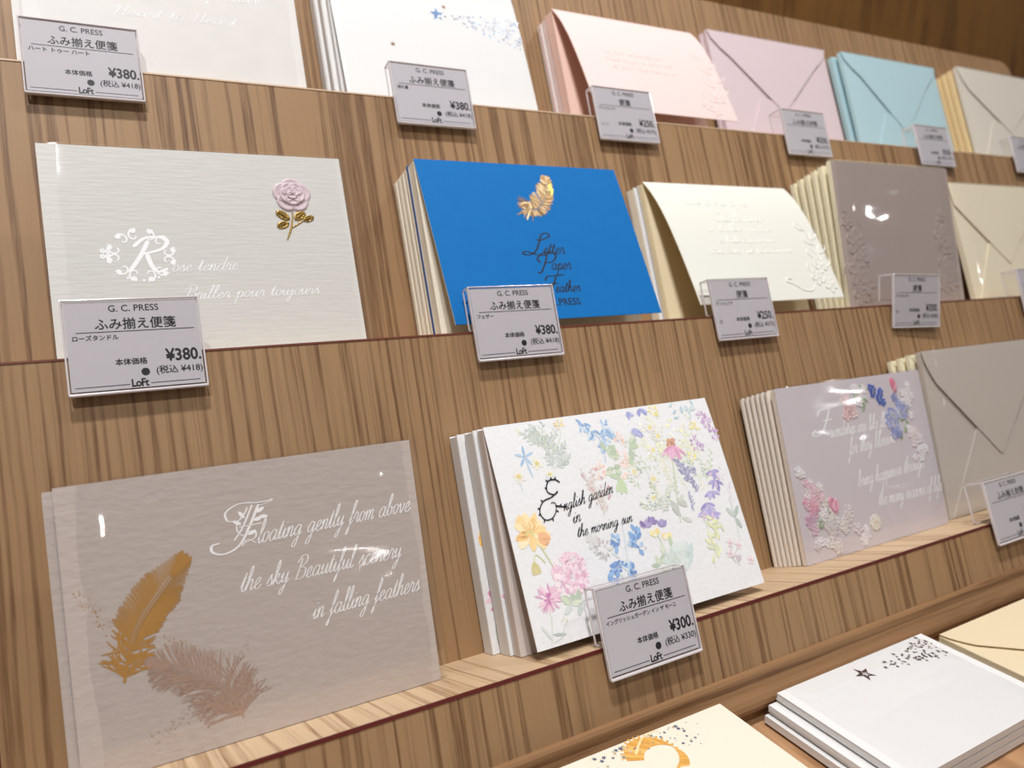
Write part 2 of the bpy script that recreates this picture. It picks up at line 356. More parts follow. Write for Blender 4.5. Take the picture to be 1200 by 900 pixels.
def ribbon(mb, surf, P, w, off, mi=0, col=None, pen=True):
    n = len(P); vs = []
    for i in range(n):
        a = P[max(0, i-1)]; b = P[min(n-1, i+1)]; dx, dy = b[0]-a[0], b[1]-a[1]; l = math.hypot(dx, dy) or 1e-9
        ww = w*(.55 + .6*max(0, abs(dy/l))**1.5) if pen else w
        if i in (0, n-1): ww *= .6
        nx, ny = -dy/l*ww/2, dx/l*ww/2
        vs += [surf(P[i][0]+nx, P[i][1]+ny, off), surf(P[i][0]-nx, P[i][1]-ny, off)]
    mb.add(vs, [(2*i, 2*i+1, 2*i+3, 2*i+2) for i in range(n-1)], mi, col)
def put_script(mb, surf, text, u0, u1, v0, v1=None, hs=1.0, w=.00045, off=.00012, mi=0, slant=.38, col=None, ridge=0.0):
    v1 = v0 if v1 is None else v1
    tot = sum(GL[c][1] for c in text); sx = (u1-u0)/tot; x = 0.0; k = 0
    for c in text:
        for st in GL[c][0]:
            P = curve(st, max(3, 5*(len(st)-1)))
            Q = []
            for px, py in P:
                U = (x + px)*sx + py*sx*hs*slant; fr = (x + px)/tot
                Q.append((u0 + U, v0 + (v1-v0)*fr + py*sx*hs))
            k += 1
            if ridge:
                dr = Decal(surf); dr.mb = mb; dr.ridge(Q, w, ridge); continue
            ribbon(mb, surf, Q, w, off + (k % 7)*4e-7, mi, col)
        x += GL[c][1]

# ------------------------------------------------------------------ setting: floor, wall, table, stand
def box_obj(name, x0, x1, y0, y1, z0, z1, m, parent=None):
    mb = MB(); mb.box(x0, x1, y0, y1, z0, z1); return mb.build(name, m, parent)
fl = box_obj('floor', -1.6, 3.6, -2.2, 1.2, -.05, 0, mat_wood('floor_oak', (140, 112, 84), (120, 92, 66), (84, 60, 40), scale=20)); fl['kind'] = 'structure'
wb = box_obj('wall_back', -1.6, 3.6, .95, 1.05, 0, 2.8, mat_wood('brown_wall_panel', (128, 88, 38), (114, 76, 30), (84, 52, 20), scale=14, rough=.6, pore=.2)); wb['kind'] = 'structure'

XL, XR = -.0395, 1.187
table = empty('display_table', 'wooden display table carrying the stepped stand and lying stationery', 'table')
table.location = (.55, .3, 0)
def tb(name, x0, x1, y0, y1, z0, z1, m, r=.004):
    mb = MB(); mb.bbox(x0-.55, x1-.55, y0-.3, y1-.3, z0, z1, r); return mb.build(name, m, table)
tb('table_top', -.3, 1.6, -.12, .84, .722, .75, TABLE)
tb('cabinet_body', -.26, 1.56, -.06, .80, 0.0008, .7219, MOULD)

stand = empty('display_stand', 'stepped light ash wood display stand with three slanted ledges', 'display stand')
stand.matrix_world = MT
# riser panels (the slanted faces) - the top one has a rounded upper right corner
def riser(y, z0, z1, th=.012, round_corner=False):
    mb = MB(); pts = [(XL, z0), (XR, z0)]
    if round_corner:
        r = .022
        pts += [(XR - r + r*math.cos(a), z1 - r + r*math.sin(a)) for a in [math.radians(9*k) for k in range(11)]]
    else: pts += [(XR, z1)]
    pts += [(XL, z1)]; n = len(pts)
    vs = [(x, y, z) for x, z in pts] + [(x, y+th, z) for x, z in pts]
    mb.add(vs, [tuple(range(n)), tuple(reversed(range(n, 2*n)))] + [((i+1) % n, i, i+n, (i+1) % n + n) for i in range(n)])
    return mb.build('riser_panel', WOOD, stand)
riser(BY[1], EZ[1], EZ[1]+.1825, round_corner=True)
riser(EY[1], EZ[2], EZ[1]-.0009)
riser(EY[2], EZ[3], EZ[2]-.0009)
riser(EY[3], -.1250, EZ[3]-.0016)
for k in (1, 2, 3):
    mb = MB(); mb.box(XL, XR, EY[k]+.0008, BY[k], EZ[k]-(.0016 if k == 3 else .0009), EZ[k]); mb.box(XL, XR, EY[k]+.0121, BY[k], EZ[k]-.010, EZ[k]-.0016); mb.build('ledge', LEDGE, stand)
    mb = MB(); mb.box(XL, XR, EY[k]-.0004, EY[k]+.0008, EZ[k]-(.0016 if k == 3 else .0009), EZ[k]+.0001); e = mb.build('edge_strip', PALE_EDGE if k == 1 else (RED if k == 3 else RED_B), stand)
    e['label'] = 'pale edge strip' if k == 1 else 'dark red edge strip'
    # dark red end band on the left end of each riser
mb = MB()
for y, z0, z1 in ((EY[2], EZ[3], EZ[2]), (EY[1], EZ[2], EZ[1]), (EY[3], -.125, EZ[3])):
    mb.box(XL-.0016, XL-.0001, y-.0002, y+.012, z0, z1)
mb.build('end_band', RED, stand)
# moulding between the lowest riser and the table, in world axes turned into the stand's frame
prof = [(.2695, -.2386), (.2655, -.2386), (.2645, -.2397), (.2640, -.2412), (.2632, -.2440), (.2612, -.2470), (.2600, -.2482), (.2588, -.2492), (.2572, -.2512), (.2564, -.2535), (.2568, -.2560), (.2584, -.2583), (.2600, -.2592), (.2604, -.2638), (.275, -.2638)]
mb = MB(); c_, s_ = math.cos(TILT), math.sin(TILT)
pf = [(y*c_ - z*s_, y*s_ + z*c_) for y, z in prof]; n = len(pf)
vs = [(XL, y, z) for y, z in pf] + [(XR+.25, y, z) for y, z in pf]
mb.add(vs, [(i, i+n, i+n+1, i+1) for i in range(n-1)] + [tuple(reversed(range(n))), tuple(range(n, 2*n)), (n-1, 2*n-1, n, 0)])
mb.build('base_moulding', MOULD, stand)
# side cheeks and back so that the stand is a closed body standing on the table
def cheek(x0, x1):
    pts = [(.3367+.0120, -.1250), (BY[3]+.0120, EZ[3]-.010), (BY[2]+.0120, EZ[2]-.010), (BY[1]+.012, EZ[1]-.010), (BY[1]+.012, EZ[1]+.17)]
    wpts = [(y*c_ + z*s_, -y*s_ + z*c_) for y, z in pts]          # to world y,z (relative)
    wpts = wpts + [(wpts[-1][0]+.03, wpts[-1][1]), (wpts[-1][0]+.03, -.2638), (wpts[0][0], -.2638)]
    lp = [(y*c_ - z*s_, y*s_ + z*c_) for y, z in wpts]; n = len(lp)
    mb = MB(); mb.add([(x0, y, z) for y, z in lp] + [(x1, y, z) for y, z in lp], [tuple(range(n)), tuple(reversed(range(n, 2*n)))] + [((i+1) % n, i, i+n, (i+1) % n+n) for i in range(n)])
    return mb.build('side_cheek', WOOD, stand)
cheek(XL+.001, XL+.016); cheek(XR-.016, XR-.001)

# ------------------------------------------------------------------ paper goods builders
def pad_block(root, W, H, t, m, m_edge=None, name='writing_pad', y=0.0, x0=0.0, solid=False):
    """a block of sheets, edges faintly layered"""
    mb = MB(); n = 1 if solid else max(2, int(t/.0011)); dy = t/n
    for i in range(n):
        j = random.uniform(-.00015, .00015)
        mb.box(x0 + j, x0 + W + j, y + i*dy, y + (i+1)*dy - .00005, 0 if i else 0, H + random.uniform(-.0002, .0002))
    return mb.build(name, m, root)
def flat_cover(root, W, H, m, th=.0006, name='cover', y=0.0):
    mb = MB(); mb.box(0, W, y - th, y, 0, H); return mb.build(name, m, root)
def sleeve(root, W, H, t, m=None, l=.0012, r=.0025, top=.001, wav=.0004, name='clear_sleeve', yf=.0009):
    """closed cellophane bag around the pack, gently rippled front"""
    mb = MB(); nx, nz = 14, 10; x0, x1, z0, z1 = -l, W + r, 0.0002, H + top
    F = []; Bk = []
    for j in range(nz+1):
        for i in range(nx+1):
            fx, fz = i/nx, j/nz; x = x0 + (x1-x0)*fx; z = z0 + (z1-z0)*fz
            e = 0 if i in (0, nx) or j in (0, nz) else 1
            d = wav*e*(math.sin(fx*9 + fz*5 + W*99) + math.sin(fz*11 - fx*4))*.5
            edge = max(0, (abs(fx-.5)-.47)/.03)
            F.append((x, -yf - abs(d) + edge*(t*.5), z)); Bk.append((x, t + .0006 - edge*(t*.5), z))
    g = lambda i, j: j*(nx+1) + i
    fs = [(g(i, j), g(i+1, j), g(i+1, j+1), g(i, j+1)) for j in range(nz) for i in range(nx)]
    mb.add(F, fs, 0, None, True); mb.add(Bk, [tuple(reversed(f)) for f in fs], 0, None, True)
    # top and bottom closing strips
    o = len(F)
    for j in (0, nz):
        mb.add([F[g(i, j)] for i in range(nx+1)] + [Bk[g(i, j)] for i in range(nx+1)], [(i, i+1, nx+2+i, nx+1+i) for i in range(nx)])
    return mb.build(name, m or FILM, root)

PK = 'letter_paper_pack'
def pack(label, group=None): return empty(PK, label, 'letter paper', group)

# paper colours
P_CREAM = mat('cream_paper', (238, 230, 212), .7)
P_WHITE = mat('white_paper', (231, 230, 229), .65)
P_WHITE_TEX = mat('white_textured_paper', (236, 236, 237), .65, bump=(420, .35, (1, 1, 1)))
P_MAUVE = mat('mauve_pearl_paper', (190, 178, 171), .55, bump=(260, .5, (.6, 1, 1.3)))
P_MAUVE_BACK = mat('grey_pearl_paper', (190, 180, 168), .55)
P_PEARL = mat('pearl_paper', (210, 208, 203), .5, bump=(300, .25, (.25, 1, 2)))
P_BLUE = mat('blue_paper', (0, 108, 180), .7, spec=.25, bump=(90, .25, (1, 1, 1)))
P_BLUE_D = mat('navy_back_paper', (30, 84, 156), .6)
P_PINK = mat('pink_paper', (236, 212, 207), .6)
P_PINK_IN = mat('pink_inner_paper', (242, 206, 192), .6)
P_IVORY = mat('ivory_white_paper', (229, 228, 218), .6)
P_IVORY_IN = mat('ivory_inner_paper', (226, 206, 160), .6)
P_LILAC = mat('lilac_grey_paper', (168, 153, 146), .45)
P_VELLUM = mat('pale_lilac_paper', (206, 197, 202), .5)
P_SIDE = mat('page_edges', (236, 226, 214), .7)
P_YEL = mat('pale_yellow_page_edges', (244, 236, 206), .6)
P_SILVER = mat('silvery_white_paper', (222, 218, 214), .5, bump=(60, .4, (1, 1, 1)))
E_PINK = mat('pink_envelope_paper', (226, 206, 210), .55)
E_AQUA = mat('aqua_envelope_paper', (186, 216, 223), .5)
E_CREAM = mat('cream_envelope_paper', (232, 220, 194), .6)
E_IVORY = mat('ivory_envelope_paper', (224, 216, 202), .55)
E_GREY = mat('grey_pearl_envelope_paper', (196, 186, 176), .5)
E_GOLD = mat('warm_cream_edges', (246, 220, 168), .6)
E_FLOORC = mat('lying_envelope_paper', (228, 210, 176), .6)
GOLD = mat('gold_foil', (196, 146, 76), .4, .3)
GOLD_PALE = mat('pale_gold_foil', (170, 140, 78), .35, .7)
COPPER = mat('rose_copper_foil', (186, 156, 138), .45, .25)
WHITE_INK = mat('white_ink', (250, 249, 250), .5)
ROSE = mat('rose_pearl_emboss', (204, 184, 190), .4)
BRONZE = mat('bronze_foil', (84, 64, 58), .35, .4)

def stack_behind(kinds):
    """kinds: list of dicts for the packs standing behind a front pack"""
    for d in kinds:
        p = pack(d['label'], d['group']) if d.get('thing', PK) == PK else empty(d['thing'], d['label'], d.get('cat', 'envelope'), d['group'])
        W, H, t = d['W'], d['H'], d['t']
        pad_block(p, W, H - .0008, t*.62, d.get('m', P_CREAM), y=t*.10, name=d.get('pn', 'writing_pad'), solid=d.get('solid', False))
        mb = MB(); mb.box(0.0003, W, 0, t*.09, 0, H); mb.build(d.get('cn', 'cover'), d.get('mc', P_WHITE), p)
        mb = MB(); mb.box(0.0003, W, t*.73, t*(.84 if d.get('solid') or d.get('sleeve') else .95), 0, H); mb.build('back_cover', d.get('mb', d.get('mc', P_WHITE)), p)
        if d.get('sleeve'): sleeve(p, W, H, t*.74, FILM_WAVY, l=.0015, yf=.0002, wav=.0002)
        place(p, d['row'], d['x'], d['y'], d.get('lean', 0), d.get('rz', 0))

ORD = ['first', 'second', 'third', 'fourth', 'fifth', 'sixth', 'seventh']

# ================================================================== TOP ROW
# A: silvery pack
W, H = .1585, .1195
p = pack('silvery white letter pack with white script at left end of the top ledge')
pad_block(p, W, H, .004, P_WHITE); cv = flat_cover(p, W, H, P_SILVER)
d = MB()
put_script(d, flat_surf, 'moment of nature', .062, .138, .0575, .0625, hs=.6, off=.0007)
put_script(d, flat_surf, 'Heart to Heart', .046, .118, .0415, .044, hs=.5, off=.0007)
d.build('lettering', WHITE_INK, cv)['label'] = 'white script lettering'
sleeve(p, W, H, .0045, FILM, r=.004)
place(p, 1, -.0052, .010, -.6)
stack_behind([dict(label='silvery letter pack standing directly behind the white script pack on the top ledge', group='packs behind the top ledge fronts', row=1, x=-.0102, y=.017, W=W, H=H, t=.006, m=P_WHITE, mc=P_SILVER)])

def star_shape(dc, u, v, R, r, rot, col, mi=0):
    dc.fan([(u + (R if k % 2 == 0 else r)*math.cos(rot + k*math.pi/5), v + (R if k % 2 == 0 else r)*math.sin(rot + k*math.pi/5)) for k in range(10)], (u, v), col, mi)
def shooting_star(dc, u, v, R, dirang, length, spread, cols, nd, dr):
    star_shape(dc, u, v, R, R*.42, .35, cols[0])
    star_shape(dc, u+R*.25, v-R*.2, R*.3, R*.13, .9, (235, 230, 225))
    k = 0
    while k < nd:
        t = math.sqrt(random.random())*.92 + .08; a = dirang + (random.random()-.5)*spread
        x, y = u + length*t*math.cos(a), v + length*t*math.sin(a)
        if random.random() < .15: star_shape(dc, x, y, dr*1.9, dr*.8, random.random()*6, random.choice(cols[1:]))
        else: dc.dot(x, y, dr*random.uniform(.55, 1.25), random.choice(cols[1:]), 6)
        k += 1
# B: shooting star pack, white
p = pack('white letter pack with holographic shooting star on the top ledge')
pad_block(p, W, H, .0045, P_WHITE); bf = Flap(H, .117, 3.5, 6)
mb = MB(); bf.sheet(mb, W); cv = mb.build('cover', [P_WHITE, P_WHITE], p)
dc = Decal(bf.surf, .0007)
shooting_star(dc, .085, .0905, .0062, -.10, .074, .44, [(96, 126, 166), (128, 136, 152), (110, 120, 138), (160, 184, 194), (142, 142, 150)], 130, .0010)
dc.mb.build('foil_star', FOIL, cv)['label'] = 'holographic shooting star with dot trail'
sleeve(p, W, H, .005, FILM, r=.006, yf=.0235)
for q in ((.0925, .0985), (.0423, .0580)):
    d2 = Decal(bf.surf, .0007); star_shape(d2, q[0], q[1], .0022, .001, .4, (140, 100, 80)); d2.mb.build('foil_spark', FOIL, cv)
place(p, 1, .1868, .034)
stack_behind([dict(label='white letter pack standing directly behind the holographic star pack', group='packs behind the top ledge fronts', row=1, x=.1840, y=.0402, W=W, H=H, t=.0098, m=P_WHITE, solid=1),
              dict(label='white letter pack at the back behind the holographic star pack', group='packs behind the top ledge fronts', row=1, x=.1822, y=.0498, W=W, H=H, t=.0140, m=P_WHITE, solid=1)])

def emboss_scroll(dc, u0, v0, h, flip=1, n=7, w=.0012, hh=.00035, mi=0):
    """a climbing spray of embossed leaves and curls"""
    stem = curve([(u0 + flip*h*.16*math.sin(t*3.1), v0 + h*t) for t in (0, .25, .5, .75, 1)], 20); dc.ridge(stem, w*.7, hh, mi)
    for k in range(n):
        i = int(2 + k*(18/n)); x, y = stem[i]; s = flip if k % 2 else -flip; L = h*.24*(1.1 - k/n*.5)
        dc.ridge(curve([(x, y), (x + s*L*.6, y + L*.15), (x + s*L, y + L*.55), (x + s*L*.7, y + L*.8)], 10), w, hh, mi)
        dc.ridge(curve([(x, y), (x + s*L*.25, y + L*.5), (x + s*L*.5, y + L*.75)], 8), w*1.2, hh, mi)
def emboss_flower(dc, u, v, r, n=5, h=.0004, mi=0, col=None, ccol=None, rot=None):
    rot = random.random()*6 if rot is None else rot
    for k in range(n):
        a = rot + 2*math.pi*k/n; dc.dome(u + r*.55*math.cos(a), v + r*.55*math.sin(a), r*.5, r*.36, a, h, mi, col)
    dc.dome(u, v, r*.22, r*.22, 0, h*1.3, mi, ccol or col, rim=False)
# C: pink pack with sprung cover
p = pack('pink letter pack with sprung open embossed cover on the top ledge')
pad_block(p, W, H-.001, .009, P_PINK_IN, y=.0005); fp = Flap(H, .1145, 10.5, 26)
mb = MB(); fp.sheet(mb, W+.001); cv = mb.build('cover', [P_PINK, P_PINK_IN], p); cv['label'] = 'pink embossed cover springing open from its top fold'
mb = MB(); mb.box(0, W, .0098, .0106, 0, H); mb.build('back_cover', P_PINK, p)
dc = Decal(fp.surf, .0006)
emboss_scroll(DC := Decal(lambda u, v, o: fp.surf(u, v, o+.0006)), .141, .018, .066, 1, 7)
for q in ((.128, .022), (.148, .030), (.137, .015)): emboss_flower(DC, q[0], q[1], .007, 5, .0005)
DC.mb.build('embossed_spray', P_PINK, cv)['label'] = 'blind embossed flower spray'
DC = Decal(lambda u, v, o: fp.surf(u, v, o + .0006)); mb = DC.mb
for i, (t, a, b, v) in enumerate((('Un jour de printemps', .028, .092, .066), ('brille toujours pour moi', .028, .104, .058), ('et pour tous mes amis', .034, .104, .050))):
    put_script(mb, DC.surf, t, a, b, v, hs=.8, w=.0009, ridge=.0003)
mb.build('embossed_script', P_PINK, cv)['label'] = 'blind embossed script'
place(p, 1, .3889, .0385)
stack_behind([dict(label=f'pale pink letter pack, {ORD[k]} behind the sprung pink cover', group='packs behind the top ledge fronts', row=1, x=.3889 - .001*k, y=.0500 + .0062*k, W=W, H=H - .001*(k+1), t=.0062, m=P_PINK, mc=P_WHITE if k else P_PINK) for k in range(2)])

# envelopes
def envelope(label, W, H, t, m, apex_v, shoulder, seam, m_edge=None, group=None, film=FILM, lying=False, m_flap=None, seams=True):
    e = empty('envelope_pack', label, 'envelope', group)
    pad_block(e, W, H, t, m, name='envelope_body', y=.0004)
    # back face: two side folds, the trapezoid bottom fold and the pointed top flap, each a thin folded sheet
    def sheet(name, pts, y0, y1, lift=None):
        mb = MB(); n = len(pts)
        yy = [(y0 - (lift or 0)*max(0, (H - z)/H)) for x, z in pts]
        vs = [(x, y, z) for (x, z), y in zip(pts, yy)] + [(x, y + (y1-y0), z) for (x, z), y in zip(pts, yy)]
        mb.add(vs, [tuple(range(n)), tuple(reversed(range(n, 2*n)))] + [((i+1) % n, i, i+n, (i+1) % n+n) for i in range(n)])
        return mb.build(name, m_flap if (name == 'top_flap' and m_flap) else m, e)
    if seams:
        sheet('bottom_fold', [(seam[0], .0005), (W-seam[0], .0005), (W-seam[1], seam[2]), (seam[1], seam[2])], -.0007, .0002)
    su, sv = shoulder; r = .004
    ap = [(W/2 - r*1.2, apex_v + r*.75), (W/2 - r*.5, apex_v + r*.12), (W/2, apex_v), (W/2 + r*.5, apex_v + r*.12), (W/2 + r*1.2, apex_v + r*.75)]
    sh = lambda f: [(W/2 + f*(W/2 - q*su), H - b*(H - sv)) for q, b in ((0, 0), (.25, .45), (1, 1), (1.9, 1.5))]
    left = sh(-1); rightp = list(reversed(sh(1)))
    sheet('top_flap', left + ap + rightp, -.0011, -.0006, lift=.0008)
    if film: sleeve(e, W, H, t, film, l=.0015, r=.003, yf=.0026)
    return e
GE = 'envelope packs behind the front ones'
def env_behind(label, row, x, y, W, H, t, m, lean=0, film=FILM_WAVY, rz=0):
    e = empty('envelope_pack', label, 'envelope', GE)
    pad_block(e, W, H, t*.8, m, name='envelope_body', y=t*.1)
    mb = MB(); mb.add([(0, t*.02, H), (W/2, t*.02, H*.35), (W, t*.02, H), (0, t*.09, H), (W/2, t*.09, H*.35), (W, t*.09, H)], [(0, 1, 2), (5, 4, 3), (0, 3, 4, 1), (1, 4, 5, 2), (2, 5, 3, 0)]); mb.build('top_flap', m, e)
    if film: sleeve(e, W, H, t*.78, film, l=.0018, yf=.0002, wav=.0002)
    place(e, row, x, y, lean, rz)
EW, EH = .177, .1355
e = envelope('pale pink envelope with pointed flap right of the sprung pink letter pack', EW, EH, .004, E_PINK, .054, (.0135, .1176), (.018, .058, .066)); place(e, 1, .5835, .049)
env_behind('pale pink envelope standing behind the front pale pink one', 1, .5815, .0545, EW, EH-.001, .004, E_PINK)
e = envelope('aqua blue envelope with pointed flap on the top ledge', EW, EH, .004, E_AQUA, .0455, (.0135, .1176), (.018, .058, .066), film=FILM_WAVY); place(e, 1, .7844, .046)
env_behind('aqua blue envelope standing behind the front aqua one', 1, .7800, .0540, EW, EH-.0015, .007, E_AQUA, film=FILM)
e = envelope('ivory envelope with pointed flap at right end of the top ledge', EW, EH, .004, E_IVORY, .053, (.0085, .1154), (.006, .052, .066), film=FILM_WAVY); place(e, 1, .9911, .035)
for k in range(3):
    env_behind(f'ivory envelope with warm cream edges, {ORD[k]} behind the front ivory one', 1, .990 - .0015*k, .0412 + .0070*k, EW, EH-.0012*(k+1), .0066, E_GOLD)

# ================================================================== MIDDLE ROW
# G: rose pack
p = pack('pearl letter pack with embossed pink rose at left end of the middle ledge')
pad_block(p, W-.001, H-.001, .004, P_CREAM); cv = flat_cover(p, W, H, P_PEARL)
FS = lambda u, v, o: (u, -.0006 - o, v)
d = MB()
put_script(d, FS, 'ose tendre', .0565, .0905, .0496, .0502, hs=.85)
put_script(d, FS, 'Briller pour toujours', .0607, .1340, .0339, .0348, hs=.78)
put_script(d, FS, 'R', .0335, .0530, .0498, hs=.62, w=.0021)
dd = Decal(FS, .0001); dd.mb = d
def ornament(dc, cu, cv_, R, seed):
    rnd = random.Random(seed)
    for k in range(12):
        a = 2*math.pi*(k % 12)/12 + .2 + (.26 if k >= 12 else 0); r0 = R*(.80 if k < 12 else .50)
        if k >= 12: a = 2*math.pi*(k-12)/8
        x, y = cu + r0*math.cos(a)*1.12, cv_ + r0*math.sin(a)*.95; s = 1 if k % 2 else -1
        sp = [(x + R*.26*(1-t)*math.cos(a + s*t*5.2), y + R*.26*(1-t)*math.sin(a + s*t*5.2)) for t in [i/14 for i in range(13)]]
        dc.stroke(sp, R*.075, R*.05, None)
        for q in range(3):
            b = a + (q-1)*.28; dc.petal(x + R*.10*math.cos(b), y + R*.10*math.sin(b), b, R*.22, R*.085, None)
    for k in range(5):
        dc.dot(cu - R*.55 + k*R*.26, cv_ - R*.98 + abs(k-2)*R*.05, R*.05, None)
    for k in range(5):
        a = 3.0 + (k % 3)*.18; rr = R*(1.02 + .16*(k//3))
        for q in range(5):
            b = 2*math.pi*q/5; dc.dot(cu + rr*1.1*math.cos(a) + R*.06*math.cos(b), cv_ + rr*math.sin(a) + R*.06*math.sin(b), R*.045, None, 6)
ornament(dd, .0432, .0592, .0142, 3)
d.build('lettering', WHITE_INK, cv)['label'] = 'white script and ornate initial'
rs = Decal(FS)
cu, cv0 = .1268, .0950
for k in range(5):
    a = 2*math.pi*k/5 + .3; rs.dome(cu + .0062*math.cos(a), cv0 + .0055*math.sin(a), .0052, .0062, a, .0009)
for k in range(5):
    a = 2*math.pi*k/5 + .95; rs.dome(cu + .0038*math.cos(a), cv0 + .0008 + .0034*math.sin(a), .0040, .0048, a, .0010, base=.0005)
for k in range(3):
    a = 2*math.pi*k/3 + .4; rs.dome(cu + .0018*math.cos(a), cv0 + .0014 + .0016*math.sin(a), .0026, .0032, a, .0008, base=.0011)
rs.dome(cu, cv0 + .0016, .0013, .0011, 0, .0006, base=.0016)
rose = rs.mb.build('embossed_rose', ROSE, cv); rose['label'] = 'embossed mauve pink rose bloom'
lf = Decal(FS)
for (x, y, a, L, w_) in ((.1235, .0800, 2.55, .0088, .0052), (.1228, .0778, 3.45, .0075, .0046), (.1262, .0800, .6, .0082, .0050), (.1312, .0795, .35, .0070, .0040)):
    ca, sa = math.cos(a), math.sin(a)
    lf.dome(x + ca*L*.5, y + sa*L*.5, L*.5, w_*.5, a, .0006, rim=True)
    lf.ridge([(x, y), (x + ca*L*.5, y + sa*L*.5), (x + ca*L, y + sa*L)], .0006, .0010)
    for q in (-1, 1):
        for t in (.3, .55, .75): lf.ridge([(x + ca*L*t, y + sa*L*t), (x + ca*L*(t+.14) - sa*q*w_*.35, y + sa*L*(t+.14) + ca*q*w_*.35)], .0004, .0009)
lf.ridge(curve([(.1204, .0678), (.1225, .0720), (.1245, .0777), (.1258, .0850)], 14), .0013, .0007)
lf.ridge(curve([(.1232, .0745), (.1275, .0770), (.1318, .0797)], 10), .0010, .0006)
lf.mb.build('gold_leaves', GOLD_PALE, rose)['label'] = 'embossed gold leaves and stem'
sleeve(p, W, H, .0045, FILM, l=.0012, r=.0075)
place(p, 2, -.0052, .0285, .4)

# H: blue pack
p = pack('blue letter pack with gold feather and black script on the middle ledge')
hf = Flap(H, .1160, 9.6, 2)
pad_block(p, W-.001, H-.0012, .0090, P_CREAM, y=.0004)
mb = MB(); hf.sheet(mb, W, .0006, 0, 1); cv = mb.build('cover', [P_BLUE, P_CREAM], p); cv['label'] = 'blue cover flap hinged at the top'
mb = MB(); mb.box(-.0004, W, .0095, .0114, 0, H); mb.build('back_cover', P_BLUE_D, p)
d = MB(); hs = lambda u, v, o: hf.surf(u, v, o + .0006)
put_script(d, hs, 'L', .0635, .0790, .0495, hs=.56, w=.0011); put_script(d, hs, 'etter', .0755, .0925, .0500, hs=.95, w=.00062)
put_script(d, hs, 'P', .0685, .0800, .0375, hs=.64, w=.0011); put_script(d, hs, 'aper', .0785, .0940, .0385, hs=1.0, w=.00062)
put_script(d, hs, 'F', .0666, .0780, .0215, hs=.58, w=.0011); put_script(d, hs, 'eather', .0765, .0960, .0222, hs=1.0, w=.00062)
put_text(d, hs, 'G.C.PRESS', .0640, .0935, .0128, offset=.008)
d.build('lettering', INK, cv)['label'] = 'black script lettering'
dc = Decal(hs, .0001)
spine = curve([(.0735, .0830), (.0830, .0850), (.0905, .0930), (.0945, .1030), (.0962, .1105)], 40)
FC = [(176, 140, 84), (146, 112, 62), (206, 178, 136), (120, 94, 62), (214, 168, 130), (236, 220, 170), (160, 124, 84), (130, 104, 70)]
for i, (x, y) in enumerate(spine):
    t = i/40; b = spine[min(40, i+1)]; a0 = spine[max(0, i-1)]; an = math.atan2(b[1]-a0[1], b[0]-a0[0])
    wd = (.0030 + .0075*math.sin(math.pi*min(1, t*1.0))**.6*(1-t*.35)) if t > .06 else .006
    if t > .9: wd *= (1.02-t)*8
    for s_ in (-1, 1):
        for q in range(6):
            L_ = wd*random.uniform(.75, 1.05)*(1.25 if s_ > 0 and t < .6 else .8)
            sp = .9 if t > .35 else 1.35
            dc.petal(x + random.uniform(-.0006, .0006), y + random.uniform(-.0006, .0006), an + s_*sp*random.uniform(.8, 1.15), L_, .0008, random.choice(FC))
for q in range(12): dc.petal(.0968 + random.uniform(-.001, .001), .0950 + q*.0006, 1.3 + random.uniform(-.2, .2), .004, .0016, (244, 240, 120))
for q in range(60):
    a = math.pi*random.uniform(.75, 1.45); dc.petal(.0745 + random.uniform(-.002, .004), .0850 + random.uniform(-.004, .006), a, random.uniform(.004, .010), .0008, random.choice(FC))
dc.mb.build('gold_feather', FOIL, cv)['label'] = 'iridescent gold foil feather'
place(p, 2, .2001, .0235)
stack_behind([dict(label=f'cream edged letter pack, {ORD[k]} behind the front blue cover', group='packs behind the blue front cover', row=2, x=.1998 - .0004*k, y=.0236 + .0117 + .0056*k, W=W, H=H - .0006*(k+1), t=.0058, m=P_CREAM, mc=P_CREAM, mb=P_SIDE) for k in range(4)])

# I: ivory embossed, sprung cover
p = pack('white letter pack with sprung open embossed cover on the middle ledge')
pad_block(p, W, H-.001, .0055, mat('cream_block', (238, 224, 188), .7), y=.0005)
fi = Flap(H, .1155, 11, 26)
mb = MB(); fi.sheet(mb, W+.0005); cv = mb.build('cover', [P_IVORY, P_IVORY_IN], p); cv['label'] = 'white embossed cover springing open from its top fold'
mb = MB(); mb.box(0, W, .0062, .0070, 0, H); mb.build('back_cover', mat('blue_grey_edge', (196, 198, 208), .6), p)
DC = Decal(lambda u, v, o: fi.surf(u, v, o + .0006))
emboss_scroll(DC, .142, .020, .056, 1, 7, .0014, .0005)
for q in ((.137, .023), (.1485, .016), (.146, .034)): emboss_flower(DC, q[0], q[1], .0075, 5, .0007)
DC.ridge(curve([(.0985, .0200), (.106, .0175), (.115, .0120), (.124, .0115), (.130, .016)], 18), .0022, .0006)
DC.ridge(curve([(.0985, .0200), (.101, .0228), (.106, .0225)], 10), .0018, .0006)
DC.mb.build('embossed_scroll', P_IVORY, cv)['label'] = 'blind embossed floral scroll'
DC = Decal(lambda u, v, o: fi.surf(u, v, o + .0006))
for (t, a, b, v) in (('Une chere amie', .026, .095, .0935), ('Des fleurs et', .050, .102, .0765), ('un bonheur qui dure', .038, .107, .0670), ('et brille toujours pour', .044, .106, .0565), ('tous ceux que nous aimons', .030, .120, .0468)):
    put_script(DC.mb, DC.surf, t, a, b, v, hs=.75, w=.0009, ridge=.0003)
DC.mb.build('embossed_script', P_IVORY, cv)['label'] = 'blind embossed script'
place(p, 2, .3999, .0415)
stack_behind([dict(label='cream edged letter pack standing behind the sprung white cover', group='packs behind the blue front cover', row=2, x=.397, y=.0492, W=W, H=H - .001, t=.0100, m=P_CREAM, mc=P_WHITE)])

